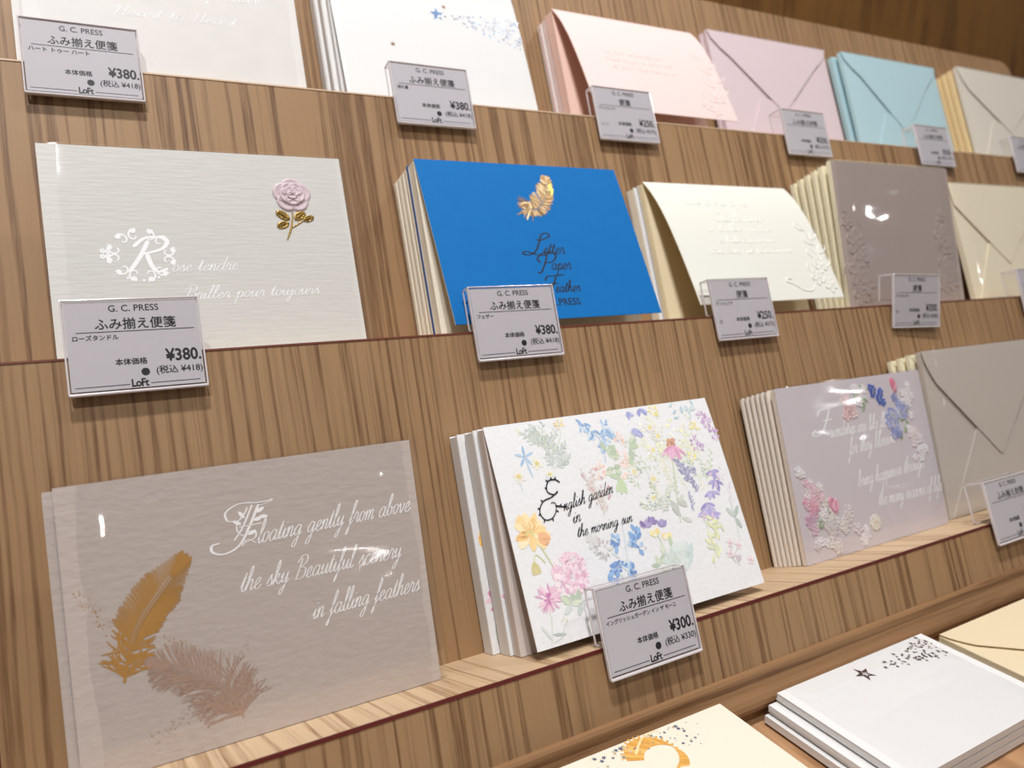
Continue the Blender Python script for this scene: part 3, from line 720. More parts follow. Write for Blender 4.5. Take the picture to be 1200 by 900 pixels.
# J: lilac grey glossy packs
JW, JH = .1700, .1345
p = pack('lilac grey letter pack with embossed flowers in glossy film on the middle ledge')
pad_block(p, JW, JH, .0045, P_YEL); cv = flat_cover(p, JW, JH, P_LILAC)
DL, DR = Decal(FS), Decal(FS)
for (x, y, r) in ((.018, .062, .011), (.024, .050, .009), (.016, .036, .012), (.026, .026, .010), (.016, .016, .009), (.146, .070, .010), (.152, .058, .008), (.146, .036, .012), (.154, .026, .010), (.142, .022, .008), (.010, .080, .006), (.150, .088, .006)):
    DC = DL if x < .08 else DR
    emboss_flower(DC, x, y, r*1.15, 5, .0006)
    for k in range(1): a = random.random()*6; DC.ridge(curve([(x + r*.8*math.cos(a), y + r*.8*math.sin(a)), (x + r*1.4*math.cos(a+.3), y + r*1.4*math.sin(a+.3)), (x + r*1.7*math.cos(a+.8), y + r*1.7*math.sin(a+.8))], 8), .0020, .0004)
DL.mb.build('embossed_flowers', P_LILAC, cv)['label'] = 'blind embossed flowers down the left side'
DR.mb.build('embossed_flowers', P_LILAC, cv)['label'] = 'blind embossed flowers down the right side'
sleeve(p, JW, JH, .005, FILM_WAVY, l=.002, r=.003, wav=.0012, yf=.0016)
place(p, 2, .5886, .0250, -6.0)
stack_behind([dict(label=f'pale yellow edged letter pack in film, {ORD[k]} behind the lilac grey front', group='packs behind the lilac grey front', row=2, x=.5886 - .0008*k, y=.0250 + .0066 + .0050*k, lean=-4.8 + 1.0*k, W=JW, H=JH - .001*(k+1), t=.0052, m=P_YEL, mc=P_YEL, sleeve=k < 4) for k in range(5)])

# K: cream envelope
e = envelope('cream envelope with gold shadowed flap right of the lilac grey pack', .155, .131, .005, E_CREAM, .0440, (.001, .1150), (.004, .048, .066), film=FILM_WAVY); place(e, 2, .797, .034)

# ================================================================== BOTTOM ROW
# L: feather pack
p = pack('mauve grey letter pack with gold feathers at left end of the bottom ledge')
pad_block(p, .1549, .1180, .0035, P_MAUVE_BACK); cv = flat_cover(p, .1549, .1187, P_MAUVE)
d = MB()
def fuv(cx, cy):
    dx, dy = cx/2.143 - 258, 480 + cy/2.143 - 590
    return (.064 + .00037*dx - .0000417*dy, .1024 - .0000614*dx - .000372*dy)
for pts, w_ in (([(563,283),(559,262),(590,240),(632,236),(660,232),(676,226)], .0008), ([(563,283),(588,284),(606,262),(612,248)], .0006), ([(640,240),(616,300),(592,345),(556,365),(529,360),(527,344),(545,338)], .0011), ([(624,241),(602,296),(580,332)], .0007),
                ([(592,298),(616,294),(648,288)], .0008), ([(596,286),(586,296),(590,312),(606,322)], .0005), ([(606,316),(630,306),(632,324),(610,336),(590,344)], .0006), ([(634,338),(612,330),(600,346)], .0005), ([(676,226),(668,234),(640,244)], .0005)):
    ribbon(d, FS, [fuv(*q) for q in curve(pts, 30)], w_, .00013)
put_script(d, FS, 'loating gently from above', .0762, .1500, .0818, .0838, hs=1.30)
put_script(d, FS, 'the sky Beautiful scenery', .0665, .1424, .0622, .0626, hs=1.25)
put_script(d, FS, 'in falling feathers', .0963, .1495, .0432, .0448, hs=1.25)
dd = Decal(FS, .0001); dd.mb = d
for cx, cy, a in ((640, 262, .5), (646, 272, -.1), (632, 282, .2), (618, 318, .3), (604, 292, 2.6), (612, 276, 2.2)): dd.petal(*fuv(cx-6, cy), a, .0042, .0018, None)
d.build('lettering', WHITE_INK, cv)['label'] = 'white script lettering'
def feather(dc, spine_pts, width, nb, downy, barb_w=.00042, fuzz=0.0, ang=.62):
    sp = curve(spine_pts, 60)
    dc.stroke(sp, .0011, .0004, None)
    for k in range(nb):
        t = .06 + .94*k/nb; f = t*60; i = min(59, int(f)); q = f - i
        x = sp[i][0]*(1-q) + sp[i+1][0]*q; y = sp[i][1]*(1-q) + sp[i+1][1]*q
        an = math.atan2(sp[i+1][1]-sp[i][1], sp[i+1][0]-sp[i][0]); dn = t < downy
        for s in (-1, 1):
            wd = width(t, s)*random.uniform(.93, 1.05)
            a = an + s*((1.25 + random.uniform(-.3, .3)) if dn else (ang*(1 if t < .8 else 1 - (t-.8)*3.6) + random.uniform(-.3, .3)*fuzz))
            c = random.uniform(-.7, .9)*s if dn else .22*s
            gap = 0 if dn else .0006; n = 6
            pts = [(x + gap*math.cos(an + s*1.57), y + gap*math.sin(an + s*1.57))]; a2 = a
            for j in range(n):
                a2 += c/n*1.2 - (s*.10 if dn else 0); pts.append((pts[-1][0] + wd/n*math.cos(a2), pts[-1][1] + wd/n*math.sin(a2)))
            ribbon(dc.mb, dc.surf, pts, barb_w*(1.35 if dn else 1), dc.off + (k % 9)*4e-7, 0, None, False)
    a = math.atan2(sp[60][1]-sp[52][1], sp[60][0]-sp[52][0])
    for q in range(7): dc.petal(sp[51][0], sp[51][1], a + (q-3)*.055, .0128 - abs(q-3)*.0004, .0012, None)
dc = Decal(FS, .00012)
feather(dc, [(.0183, .0361), (.0212, .0475), (.0262, .0585), (.0345, .0690), (.0450, .0806)],
        lambda t, s: (.0100 if t < .34 else (.0112 if s > 0 else .0104))*(1 if t < .66 else max(.34, (1.22-t)/.56)), 92, .33, .00040, 0, .80)
for k in range(40):
    t = random.random(); dc.dot(.0034 + .0124*t + random.gauss(0, .0008), .0749 - .0167*t + random.gauss(0, .0022), random.uniform(.00014, .00034), None, 6)
for k in range(14):
    t = random.random(); dc.dot(.0343 + .0080*t + random.gauss(0, .0005), .0505 - .0047*t + random.gauss(0, .0008), random.uniform(.00014, .00026), None, 6)
dc.mb.build('gold_feather', GOLD, cv)['label'] = 'upright gold foil feather'
dc = Decal(FS, .00012)
feather(dc, [(.0623, .0092), (.0590, .0180), (.0520, .0265), (.0420, .0345), (.0310, .0405)],
        lambda t, s: (.0150 if t < .5 else .0125)*(1 if t < .8 else max(.3, (1.05-t)/.25)), 150, .42, .00026, .8)
for k in range(40):
    t = random.random(); dc.dot(.0254 + .0190*t + random.gauss(0, .0008), .0115 + .0062*t + random.gauss(0, .0024), random.uniform(.00018, .00042), None, 6)
for k in range(16):
    t = random.random(); dc.dot(.0618 + .0080*t + random.gauss(0, .0005), .0340 + .0060*t + random.gauss(0, .0010), random.uniform(.00014, .0003), None, 6)
dc.mb.build('copper_feather', COPPER, cv)['label'] = 'lying rose copper feather'
sleeve(p, .1549, .1187, .004, FILM_WAVY, l=.0008, r=.0045, top=.0012, yf=.0010, wav=.0006)
place(p, 3, -.0110, .0362, -3.7)
stack_behind([dict(label='mauve grey letter pack peeking out left behind the gold feather pack', group='packs behind the bottom ledge fronts', row=3, x=-.0153, y=.0412, lean=-2.5, W=.1549, H=.1180, t=.006, m=P_MAUVE_BACK, mc=P_MAUVE, mb=P_MAUVE)])

# M: floral pack
p = pack('white letter pack with watercolour garden flowers on the bottom ledge')
MW = .1585
mf = Flap(H, .1165, 8.0, 3)
P_INNER = mat('printed_inner_page', (216, 204, 198), .7)
pad_block(p, MW-.0005, H-.001, .0055, P_INNER, y=.0005, solid=True)
mb = MB(); mf.sheet(mb, MW, .0006, 0, 1); cv = mb.build('cover', [P_WHITE_TEX, P_INNER], p); cv['label'] = 'white floral cover flap hinged at the top'
mb = MB(); mb.box(0, MW, .0065, .0073, 0, H); mb.build('back_cover', P_WHITE_TEX, p)
ms = lambda u, v, o: mf.surf(u, v, o + .0006)
dc = Decal(ms, .00006); dc.pale = .66
GR = [(190, 204, 170), (170, 190, 150), (206, 216, 186), (158, 178, 146)]; GG = [(176, 190, 182), (150, 168, 160), (196, 206, 198)]
def leaf(u, v, a, L, w, pal=GR): dc.petal(u, v, a, L, w, random.choice(pal), .4)
def stem(pts, col=(186, 198, 168), w=.0005): dc.stroke(curve(pts, 12), w, w*.7, col)
def daisy(u, v, r, pet=(236, 232, 222), cen=(214, 186, 90), n=9):
    for k in range(n): dc.petal(u, v, 2*math.pi*k/n + random.uniform(-.2, .2), r*random.uniform(.8, 1.1), r*.42, tuple(int(x*random.uniform(.94, 1.0)) for x in pet))
    dc.blob(u, v, r*.34, cen)
def bloom(u, v, r, pal, n=16, jit=.35, w=.5, inner=None):
    for k in range(n):
        a = random.random()*6.283; q = r*random.random()**.6*.65
        dc.petal(u + q*math.cos(a), v + q*math.sin(a), a + random.uniform(-jit, jit), r*random.uniform(.3, .6), r*w*random.uniform(.4, .7), random.choice(pal))
    if inner: dc.blob(u, v, r*.22, inner)
def spike(u, v, a, L, pal, n=22, w=.0022):
    for k in range(n):
        t = k/n; x, y = u + L*t*math.cos(a), v + L*t*math.sin(a)
        dc.petal(x, y, a + random.choice((-1, 1))*random.uniform(.5, 1.2), w*random.uniform(.8, 1.3), w*.45, random.choice(pal))
def sprig(u, v, a, L, pal, n=9, lw=.0012, ll=.0045, scol=(190, 198, 176)):
    stem([(u, v), (u + L*.5*math.cos(a)+.0006, v + L*.5*math.sin(a)), (u + L*math.cos(a), v + L*math.sin(a))], scol, .0004)
    for k in range(n):
        t = (k+1)/(n+1); dc.petal(u + L*t*math.cos(a), v + L*t*math.sin(a), a + (1 if k % 2 else -1)*random.uniform(.5, 1.1), ll*random.uniform(.7, 1.1)*(1.1-t*.5), lw, random.choice(pal))
BL = [(150, 186, 222), (116, 160, 212), (176, 204, 230), (96, 140, 200)]; BD = [(84, 138, 206), (110, 160, 216), (64, 112, 186), (150, 186, 226)]
PU = [(196, 150, 200), (178, 128, 186), (212, 176, 214), (158, 110, 172)]; VI = [(150, 140, 208), (128, 116, 192), (176, 164, 220), (108, 98, 172)]
PKS = [(236, 188, 206), (226, 166, 192), (244, 210, 220), (214, 148, 180)]; PE = [(244, 206, 186), (240, 186, 164), (248, 220, 204)]
OR = [(250, 206, 120), (246, 190, 92), (252, 220, 150), (242, 176, 80)]; YE = [(246, 232, 140), (240, 222, 110), (250, 240, 176)]; LG = [(226, 228, 190), (214, 220, 172), (234, 234, 206)]
# fine pale greenery behind the top right bouquet
for k in range(46):
    a = random.uniform(.9, 2.3); x, y = random.uniform(.088, .150), random.uniform(.062, .100); sprig(x, y, a, random.uniform(.008, .018), random.choice((LG, GR, LG)), 6, .0011, .0036, (214, 218, 190))
for k in range(60): dc.blob(random.uniform(.098, .142), random.uniform(.085, .113), random.uniform(.0006, .0014), random.choice(LG + YE[2:] + [(248, 246, 230)]))
# herbs left
for k in range(16): sprig(.0345 + random.uniform(-.004, .006), .0985 + random.uniform(-.002, .008), random.uniform(.4, 2.8), random.uniform(.007, .014), GG + [(186, 190, 160)], 8, .0011, .0042, (170, 180, 168))
for k in range(8): sprig(.0375 + random.uniform(-.003, .006), .0915, random.uniform(.2, 2.4), .009, GG, 7, .0010, .0038)
stem([(.0385, .1000), (.0455, .1080), (.0470, .1150)]); bloom(.0472, .1160, .0036, OR[:3] + YE[:1], 16); stem([(.0345, .1030), (.025, .1110), (.0205, .1140)]); bloom(.0200, .1147, .0017, YE, 8)
for k in range(5): dc.petal(.0201, .1004, .3 + k*1.25, .0062, .0016, BL[k % 2])
dc.petal(.0201, .0990, -1.4, .011, .0011, BL[0]); leaf(.0330, .0905, -1.9, .007, .0030, [(186, 206, 222)])
daisy(.0263, .0955, .0040, (238, 236, 214)); daisy(.0135, .0902, .0040, (238, 232, 216)); daisy(.0326, .0887, .0030, (240, 236, 210)); dc.petal(.0133, .088, -1.5, .007, .0007, (190, 206, 210))
# blue star flowers
for (x, y) in ((.0674, .1075), (.0769, .1100), (.0710, .1003), (.0625, .1129), (.0735, .1050), (.0800, .1062)):
    for k in range(9): dc.petal(x + random.uniform(-.002, .002), y + random.uniform(-.002, .002), random.random()*6.28, random.uniform(.003, .0052), .0016, random.choice(BL))
stem([(.0705, .090), (.0715, .1000), (.0690, .1080)], (150, 180, 214), .0007)
# peach roses with leaves
for (x, y, r) in ((.0843, .1027, .0042), (.0823, .0903, .0052), (.0647, .0857, .0050), (.0792, .0835, .0052), (.0835, .0880, .0040)): bloom(x, y, r, PE, 18)
for (x, y) in ((.0772, .0800), (.0730, .0960), (.0900, .0960), (.0745, .0860), (.0880, .0850), (.0800, .0950)):
    for k in range(4): leaf(x, y, random.random()*6.28, random.uniform(.005, .008), .0034)
for k in range(3): leaf(.0780, .0790, -1.5 - .4*k, .009, .0036, [(178, 204, 150)])
# brownish pink sprigs
for k in range(7): sprig(.0560 + random.uniform(-.002, .008), .060 + random.uniform(0, .014), random.uniform(1.2, 2.1), random.uniform(.012, .022), [(220, 196, 192), (204, 172, 172), (214, 206, 190)], 9, .0011, .0030, (206, 196, 182))
for k in range(12): dc.blob(.0520 + random.uniform(0, .016), .066 + random.uniform(0, .022), .0008, (196, 140, 150))
# poppy
for k in range(34):
    a = random.random()*6.283; dc.petal(.0128, .0606, a, .0108*random.uniform(.6, 1.08), .0048, random.choice(OR + [(252, 226, 170), (248, 200, 110)]))
for k in range(7): dc.petal(.0160, .0590, -.6 + random.uniform(-.5, .5), .0080, .0050, random.choice([(240, 160, 90), (236, 138, 80), (244, 180, 110)]))
for k in range(14): dc.petal(.0125, .0606, random.random()*6.28, random.uniform(.003, .0095), .0006, random.choice([(240, 180, 80), (230, 164, 70)]))
for k in range(12): dc.blob(.0125 + random.gauss(0, .0011), .0602 + random.gauss(0, .0011), .0005, (196, 190, 90))
stem([(.0162, .0520), (.0190, .0450), (.0215, .0380)], (188, 190, 130), .0009); stem([(.0165, .0440), (.0120, .0490), (.0100, .0450)], (196, 190, 120), .0007)
for k in range(9): dc.petal(.0099, .0460, -1.57 + random.uniform(-.4, .4), .0070, .0026, random.choice([(214, 190, 100), (226, 200, 120), (196, 180, 100)]))
# scabiosa and cornflower
for k in range(150):
    a = random.random()*6.283; q = .0112*math.sqrt(random.random()); dc.blob(.0298 + q*math.cos(a), .0350 + q*math.sin(a), random.uniform(.0010, .0019), random.choice(PKS + [(246, 222, 228), (238, 200, 214)]), 8)
for k in range(30): a = random.random()*6.283; q = .0105*math.sqrt(random.random()); dc.blob(.0298 + q*math.cos(a), .0350 + q*math.sin(a), .0005, (200, 130, 168), 6)
for k in range(60):
    a = random.random()*6.283; dc.petal(.0133, .0262, a, random.uniform(.0050, .0086), .0014, random.choice(PKS + [(206, 132, 176), (196, 116, 168)]))
for k in range(20): dc.petal(.0133, .0262, random.random()*6.28, .0034, .0006, (176, 70, 136))
stem([(.0125, .0180), (.0105, .0100), (.0085, .0040)], (196, 204, 196), .0009); leaf(.0100, .0060, 2.1, .010, .0016, GG); leaf(.0105, .0090, -.2, .008, .0016, GG); stem([(.0100, .0050), (.0160, .0070), (.0185, .0120)], (196, 204, 190)); bloom(.0188, .0135, .0024, [(222, 206, 176), (206, 196, 164)], 8)
for k in range(8): leaf(.0285 + random.uniform(-.004, .004), .0205, random.random()*6.28, .0070, .0034, GG + GR)
# larkspur
for (x, y) in ((.0613, .0457), (.0762, .0467), (.0559, .0306), (.0680, .0280), (.0745, .0420), (.0600, .0330)):
    for k in range(10): dc.petal(x + random.uniform(-.0025, .0025), y + random.uniform(-.0025, .0025), random.random()*6.28, random.uniform(.0028, .0056), .0026, random.choice(BD))
    for k in range(4): dc.petal(x, y, random.random()*6.28, .003, .0010, (58, 96, 166))
stem([(.0640, .0200), (.0665, .0330), (.0690, .0480), (.0700, .0560)], (190, 206, 216), .0008)
for k in range(6): leaf(.0650 + random.uniform(-.003, .003), .0250 + k*.004, random.choice((.7, 2.4)), .006, .0014, [(200, 214, 214)])
# thistle
for k in range(36): a = random.random()*6.28; q = .0045*math.sqrt(random.random()); dc.petal(.0534 + q*math.cos(a), .0440 + q*math.sin(a), a, .0024, .0013, random.choice([(196, 190, 188), (178, 170, 170), (208, 202, 198), (164, 154, 156)]))
for k in range(14): dc.blob(.0475 + random.gauss(0, .002), .0500 + random.gauss(0, .0015), .0014, (206, 202, 200))
# pansies
for (x, y) in ((.0889, .0508), (.0967, .0478), (.0855, .0500)):
    for k in range(7): dc.petal(x + random.uniform(-.0008, .0008), y, random.uniform(.2, 3.0), .0048, .0026, random.choice([(126, 104, 172), (104, 82, 152), (150, 130, 190)]))
for (x, y) in ((.0978, .0428), (.0900, .0462)):
    for k in range(7): dc.petal(x, y + .001, random.uniform(3.4, 6.0), .0040, .0032, random.choice([(248, 224, 130), (244, 206, 110), (240, 236, 190)]))
stem([(.0915, .0450), (.0935, .0360), (.0955, .0260)], (190, 204, 160), .0008); bloom(.0800, .0390, .0028, [(180, 170, 206), (196, 190, 214)], 7)
for k in range(14): leaf(.0935 + random.uniform(-.007, .006), .0300 + random.uniform(-.004, .006), random.random()*6.28, .0065, .0028)
for k in range(5): leaf(.1045, .0215, 1.0 + .22*k, .017, .0052, [(196, 214, 210), (182, 204, 200), (210, 222, 216)])
for k in range(3): leaf(.1020, .0220, 1.9 + .3*k, .015, .0046, [(190, 208, 196)])
# coneflower
stem([(.1180, .0850), (.1140, .0680), (.1100, .0480)], (180, 190, 150), .0008)
for k in range(16): dc.petal(.1202 + random.uniform(-.0026, .0026), .0932, -1.57 - .10 + random.uniform(-1.15, 1.15), .0098*random.uniform(.75, 1.05), .0019, random.choice([(222, 132, 180), (232, 160, 198), (206, 112, 164)]))
for k in range(26): dc.blob(.1204 + random.uniform(-.0030, .0030), .0945 + random.uniform(-.0012, .0022), .0009, random.choice([(188, 112, 76), (206, 134, 84), (164, 92, 66)]))
for k in range(8): leaf(.1120, .0560 + random.uniform(-.006, .006), random.choice((.6, 2.3, -.5)), .0075, .0028, [(190, 196, 180), (176, 180, 168)])
# purples at right
for (x, y, r) in ((.1534, .1040, .0052), (.1555, .0965, .0048), (.1391, .0925, .0048), (.1500, .1080, .0040), (.1420, .0900, .0036)): bloom(x, y, r, PU, 20)
spike(.1250, .0700, 1.9, .015, [(130, 128, 176), (108, 108, 156), (156, 154, 196)], 34, .0026); spike(.1215, .0810, -.5, .012, [(124, 124, 170), (150, 150, 190)], 24, .0024); spike(.1300, .0640, 2.0, .012, [(140, 136, 186), (116, 112, 160)], 24, .0024); spike(.1225, .0530, 1.5, .011, [(150, 148, 188)], 18, .0020)
for (x, y) in ((.1447, .0680), (.1331, .0557), (.1400, .0620), (.1460, .0740), (.1350, .0500), (.1300, .0520)):
    for k in range(9): dc.petal(x, y, -1.57 + random.uniform(-1.3, 1.3), random.uniform(.004, .0078), .0019, random.choice(VI + PU[2:3]))
for (x, y, r) in ((.1152, .1157, .0042), (.1415, .1035, .0034), (.1330, .0842, .0034), (.1440, .1020, .0028)): bloom(x, y, r, YE, 18)
for (x, y) in ((.0960, .1164), (.0965, .1060), (.1060, .1172), (.0985, .1040)):
    for k in range(8): dc.petal(x, y + .001, -1.57 + random.uniform(-1.0, 1.0), random.uniform(.003, .0058), .0015, random.choice([(130, 138, 208), (160, 166, 220), (110, 116, 190)]))
for (x, y) in ((.0960, .0650), (.0998, .0756), (.0879, .0816), (.1125, .1000), (.1060, .0920), (.1085, .1060)): daisy(x, y, .0042, (236, 234, 226), (226, 206, 120))
for k in range(12): sprig(.0960 + random.uniform(-.008, .010), .0580 + random.uniform(-.002, .008), random.uniform(.6, 2.6), .010, GG + LG, 7, .0010, .0034, (206, 210, 196))
for k in range(14): dc.petal(.1361 + random.uniform(-.010, .012), .1130 + random.uniform(-.004, .004), random.random()*6.28, .0042, .0018, random.choice([(168, 196, 208), (186, 208, 210), (150, 182, 196)]))
for k in range(22): dc.petal(.1303 + random.gauss(0, .004), .0350 + random.gauss(0, .0055), random.random()*6.28, .0056, .0022, random.choice([(226, 226, 160), (214, 218, 150), (236, 234, 184), (206, 214, 170)]))
stem([(.1250, .0180), (.1290, .0330), (.1270, .0500)], (206, 214, 170)); stem([(.1520, .0560), (.1515, .0440), (.1500, .0300)], (190, 204, 190), .0007)
for k in range(5): leaf(.1515, .0440, random.choice((.9, 2.2, -1.2)), .008, .0030, GG)
for k in range(10): bloom(.1530 + random.gauss(0, .002), .0640 + random.gauss(0, .006), .0016, [(220, 196, 220), (206, 180, 208)], 4)
for (x, y) in ((.1416, .0300), (.1475, .0275), (.1534, .0175), (.1390, .0240)):
    for k in range(5): dc.petal(x, y, 6.283*k/5, .0030, .0015, (234, 206, 206))
    dc.blob(x, y, .0006, (176, 130, 140))
stem([(.1440, .0160), (.1430, .0230), (.1475, .0270)], (190, 170, 170), .0004); stem([(.1420, .0180), (.1400, .0220), (.1416, .0290)], (190, 170, 170), .0004)
for k in range(6): leaf(.1430, .0220, random.random()*6.28, .0042, .0012, [(196, 176, 184), (180, 170, 180)])
dc.mb.build('flower_print', PRINT, cv)['label'] = 'watercolour garden flowers printed on the cover'
d = MB()
put_script(d, ms, 'nglish garden', .0350, .0695, .0680, .0725, hs=1.1, w=.0004, off=.0004)
put_script(d, ms, 'in', .0386, .0440, .0606, .0610, hs=.95, w=.0004, off=.0004)
put_script(d, ms, 'the morning sun', .0392, .0770, .0530, .0548, hs=1.0, w=.0004, off=.0004)
dd = Decal(ms, .0004); dd.mb = d
dd.stroke(curve([(.0372, .0835), (.0345, .0855), (.0300, .0850), (.0280, .0800), (.0318, .0775), (.0345, .0790), (.0300, .0765), (.0240, .0750), (.0205, .0700), (.0225, .0655), (.0270, .0655), (.0305, .0690), (.0310, .0730), (.0285, .0735)], 60), .0008, .0005, None)
dd.stroke(curve([(.0310, .0715), (.0345, .0705), (.0380, .0700)], 12), .0010, .0006, None)
for (x, y, a) in ((.0345, .0855, .9), (.0300, .0850, 2.4), (.0285, .0812, 2.6), (.0240, .0750, 2.4), (.0212, .0715, 2.8), (.0208, .0690, 3.6), (.0225, .0655, 3.9), (.0270, .0655, 5.0), (.0305, .0690, 5.8), (.0335, .0708, .8), (.0355, .0703, 5.6), (.0325, .0855, 1.6)): dd.petal(x, y, a, .0017, .0009, None)
d.build('lettering', INK, cv)['label'] = 'dark script lettering with twig initial'
place(p, 3, .1866, .0295)
for k, (dx, y, t) in enumerate(((-.0015, .0385, .0130), (-.0050, .0520, .0120))):
    q = pack(f'floral letter pack, {ORD[k]} behind the watercolour flower cover', 'packs behind the bottom ledge fronts')
    pad_block(q, MW, H-.001, t*.72, P_WHITE, y=.0008, solid=True)
    mb = MB(); mb.box(0, MW, 0, .0007, 0, H); c2 = mb.build('cover', P_WHITE_TEX, q)
    mb = MB(); mb.box(0, MW, t*.8, t*.86, 0, H); mb.build('back_cover', P_WHITE, q)
    d2 = Decal(flat_surf, .0001); dc_keep = dc; dc = d2
    for kk in range(16): dc.petal(.010, .0606, random.random()*6.283, .0075, .0060, random.choice(OR))
    for kk in range(30): a = random.random()*6.28; qq = .006*math.sqrt(random.random()); dc.blob(.007 + qq*math.cos(a), .028 + qq*math.sin(a), .0012, random.choice(PKS))
    stem([(.006, .022), (.004, .010), (.005, .002)], (180, 190, 180), .0008)
    d2.mb.build('flower_print', PRINT, c2); dc = dc_keep
    place(q, 3, .1866 + dx, y)

# N: friendship pack
p = pack('pale lilac letter pack with friendship verse and raised flowers on the bottom ledge')
NW, NH = .1600, .1195
pad_block(p, NW, NH-.001, .0034, P_SIDE); cv = flat_cover(p, NW, NH, P_VELLUM)
d = MB()
for k in range(7): pass
put_script(d, FS, 'F', .0300, .0470, .0835, hs=.54, w=.0011)
put_script(d, FS, 'riendship are like flowers', .0450, .1225, .0805, .0808, hs=1.35, w=.0005)
put_script(d, FS, 'for they blossom', .0620, .1148, .0660, .0680, hs=1.35, w=.0005)
put_script(d, FS, 'bring happiness through', .0646, .1431, .0425, .0452, hs=1.35, w=.0005)
put_script(d, FS, 'the many seasons of life', .0828, .1590, .0262, .0254, hs=1.35, w=.0005)
d.build('lettering', WHITE_INK, cv)['label'] = 'white script verse'
dc = Decal(FS)
WH = (226, 220, 222)
def cluster(x, y, n, sp, r, cols, cen=None):
    for k in range(n): emboss_flower(dc, min(.155, max(.005, x + random.gauss(0, sp))), min(.114, max(.0055, y + random.gauss(0, sp))), r*random.uniform(.8, 1.2), 5, .0007, 0, random.choice(cols), cen)
BC = [(158, 164, 204), (176, 180, 214), (136, 142, 192), (196, 196, 220)]
for k in range(5): emboss_flower(dc, .1005 + random.gauss(0, .001), .1110 - .0012*k, .0030, 5, .0007, 0, (74, 96, 176), (230, 220, 120))
for k in range(6): emboss_flower(dc, .1080 + random.gauss(0, .0016), .1040 - .0016*k + .003, .0032, 5, .0007, 0, (76, 104, 186), (230, 220, 140))
dc.dome(.1262, .1110, .0058, .0034, 1.9, .0012, 0, (206, 120, 142), rim=False); dc.dome(.1270, .1090, .0048, .0028, 1.5, .0014, 0, (224, 156, 172), rim=False)
cluster(.0735, .0995, 8, .0036, .0044, [(222, 190, 190), (228, 206, 206), (214, 176, 180)]); cluster(.0840, .1080, 6, .0035, .0036, [WH, (222, 216, 206)])
for k in range(10): dc.dome(.0865 + random.gauss(0, .005), .1040 + random.gauss(0, .004), .0030, .0013, random.random()*6, .0005, 0, (150, 166, 140), rim=False)
cluster(.1200, .0900, 15, .0062, .0036, BC, (220, 216, 160)); cluster(.1180, .0770, 6, .0034, .0036, BC); cluster(.1330, .0900, 9, .0040, .0036, BC + [WH])
cluster(.1390, .1010, 12, .0042, .0036, [WH]); cluster(.1385, .0720, 12, .0040, .0038, [WH, (224, 212, 214)]); cluster(.1420, .0560, 9, .0034, .0034, [WH])
for k in range(8): dc.dome(.1270 + random.gauss(0, .004), .0840 + random.gauss(0, .005), .0032, .0013, random.random()*6, .0006, 0, (140, 158, 120), rim=False)
cluster(.0100, .0620, 3, .002, .0036, [WH]); cluster(.0170, .0480, 14, .0050, .0036, [WH, (226, 206, 212), (222, 186, 196)])
cluster(.0165, .0380, 5, .0024, .0042, [(214, 152, 172), (224, 180, 192)]); dc.dome(.0350, .0350, .0060, .0036, 1.9, .0012, 0, (214, 152, 172), rim=True); dc.dome(.0375, .0335, .0056, .0030, 1.3, .0012, 0, (226, 178, 192), rim=True)
cluster(.0120, .0280, 6, .0026, .0040, [(198, 160, 184), (212, 182, 198)]); cluster(.0330, .0190, 34, .0085, .0038, [WH, (222, 214, 210), (216, 206, 206)])
for k in range(12): dc.dome(.0280 + random.gauss(0, .006), .0240 + random.gauss(0, .004), .0032, .0015, random.random()*6, .0006, 0, (150, 164, 142), rim=False)
emboss_flower(dc, .0757, .0155, .0058, 9, .0007, 0, (226, 220, 208), (214, 186, 96)); cluster(.0640, .0080, 5, .003, .0036, [WH])
dc.mb.build('raised_flowers', PRINT, cv)['label'] = 'raised blue, pink and white flowers'
sleeve(p, NW, NH, .0042, FILM_WAVY, l=.0008, r=.0018, yf=.0024, wav=.0006)
place(p, 3, .4120, .0375, -2.2)
stack_behind([dict(label=f'cream edged letter pack, {ORD[k]} behind the pale lilac verse cover', group='packs behind the pale lilac verse cover', row=3, x=.4116 - .0010*k, y=.0375 + .0056 + .0032*k, lean=-1.9 + .3*k, W=NW, H=NH - .0003*k, t=.0029, m=P_SIDE, mc=P_SIDE, mb=mat('brown_gap_shade', (120, 98, 84), .7), solid=True) for k in range(6)])  # brown of the back covers paints in the shade of the gaps between packs

# O: grey pearl envelopes
e = envelope('grey pearl envelope in shiny film at right end of the bottom ledge', .170, .134, .004, E_GREY, .0418, (.0066, .1160), (.004, .058, .0670), film=FILM_WAVY); place(e, 3, .5872, .0450, -3.5)
for k in range(3):
    env_behind(f'grey pearl envelope with pale edges, {ORD[k]} behind the front grey pearl one', 3, .5850 - .0030*k,   .0508 + .0045*k, .170, .133-.001*k, .0043, P_YEL, lean=-2.5+k*.8)

# ================================================================== LYING ON THE TABLE
TZ = 1.014
def lay(o, x, y, z, rz=0.0):
    m = Matrix.Translation((x, y, TZ + z)) @ Matrix.Rotation(rz, 4, 'Z') @ Matrix.Rotation(-math.pi/2, 4, 'X')
    o.location = m.translation; o.rotation_euler = m.to_euler()
tabz = -.264
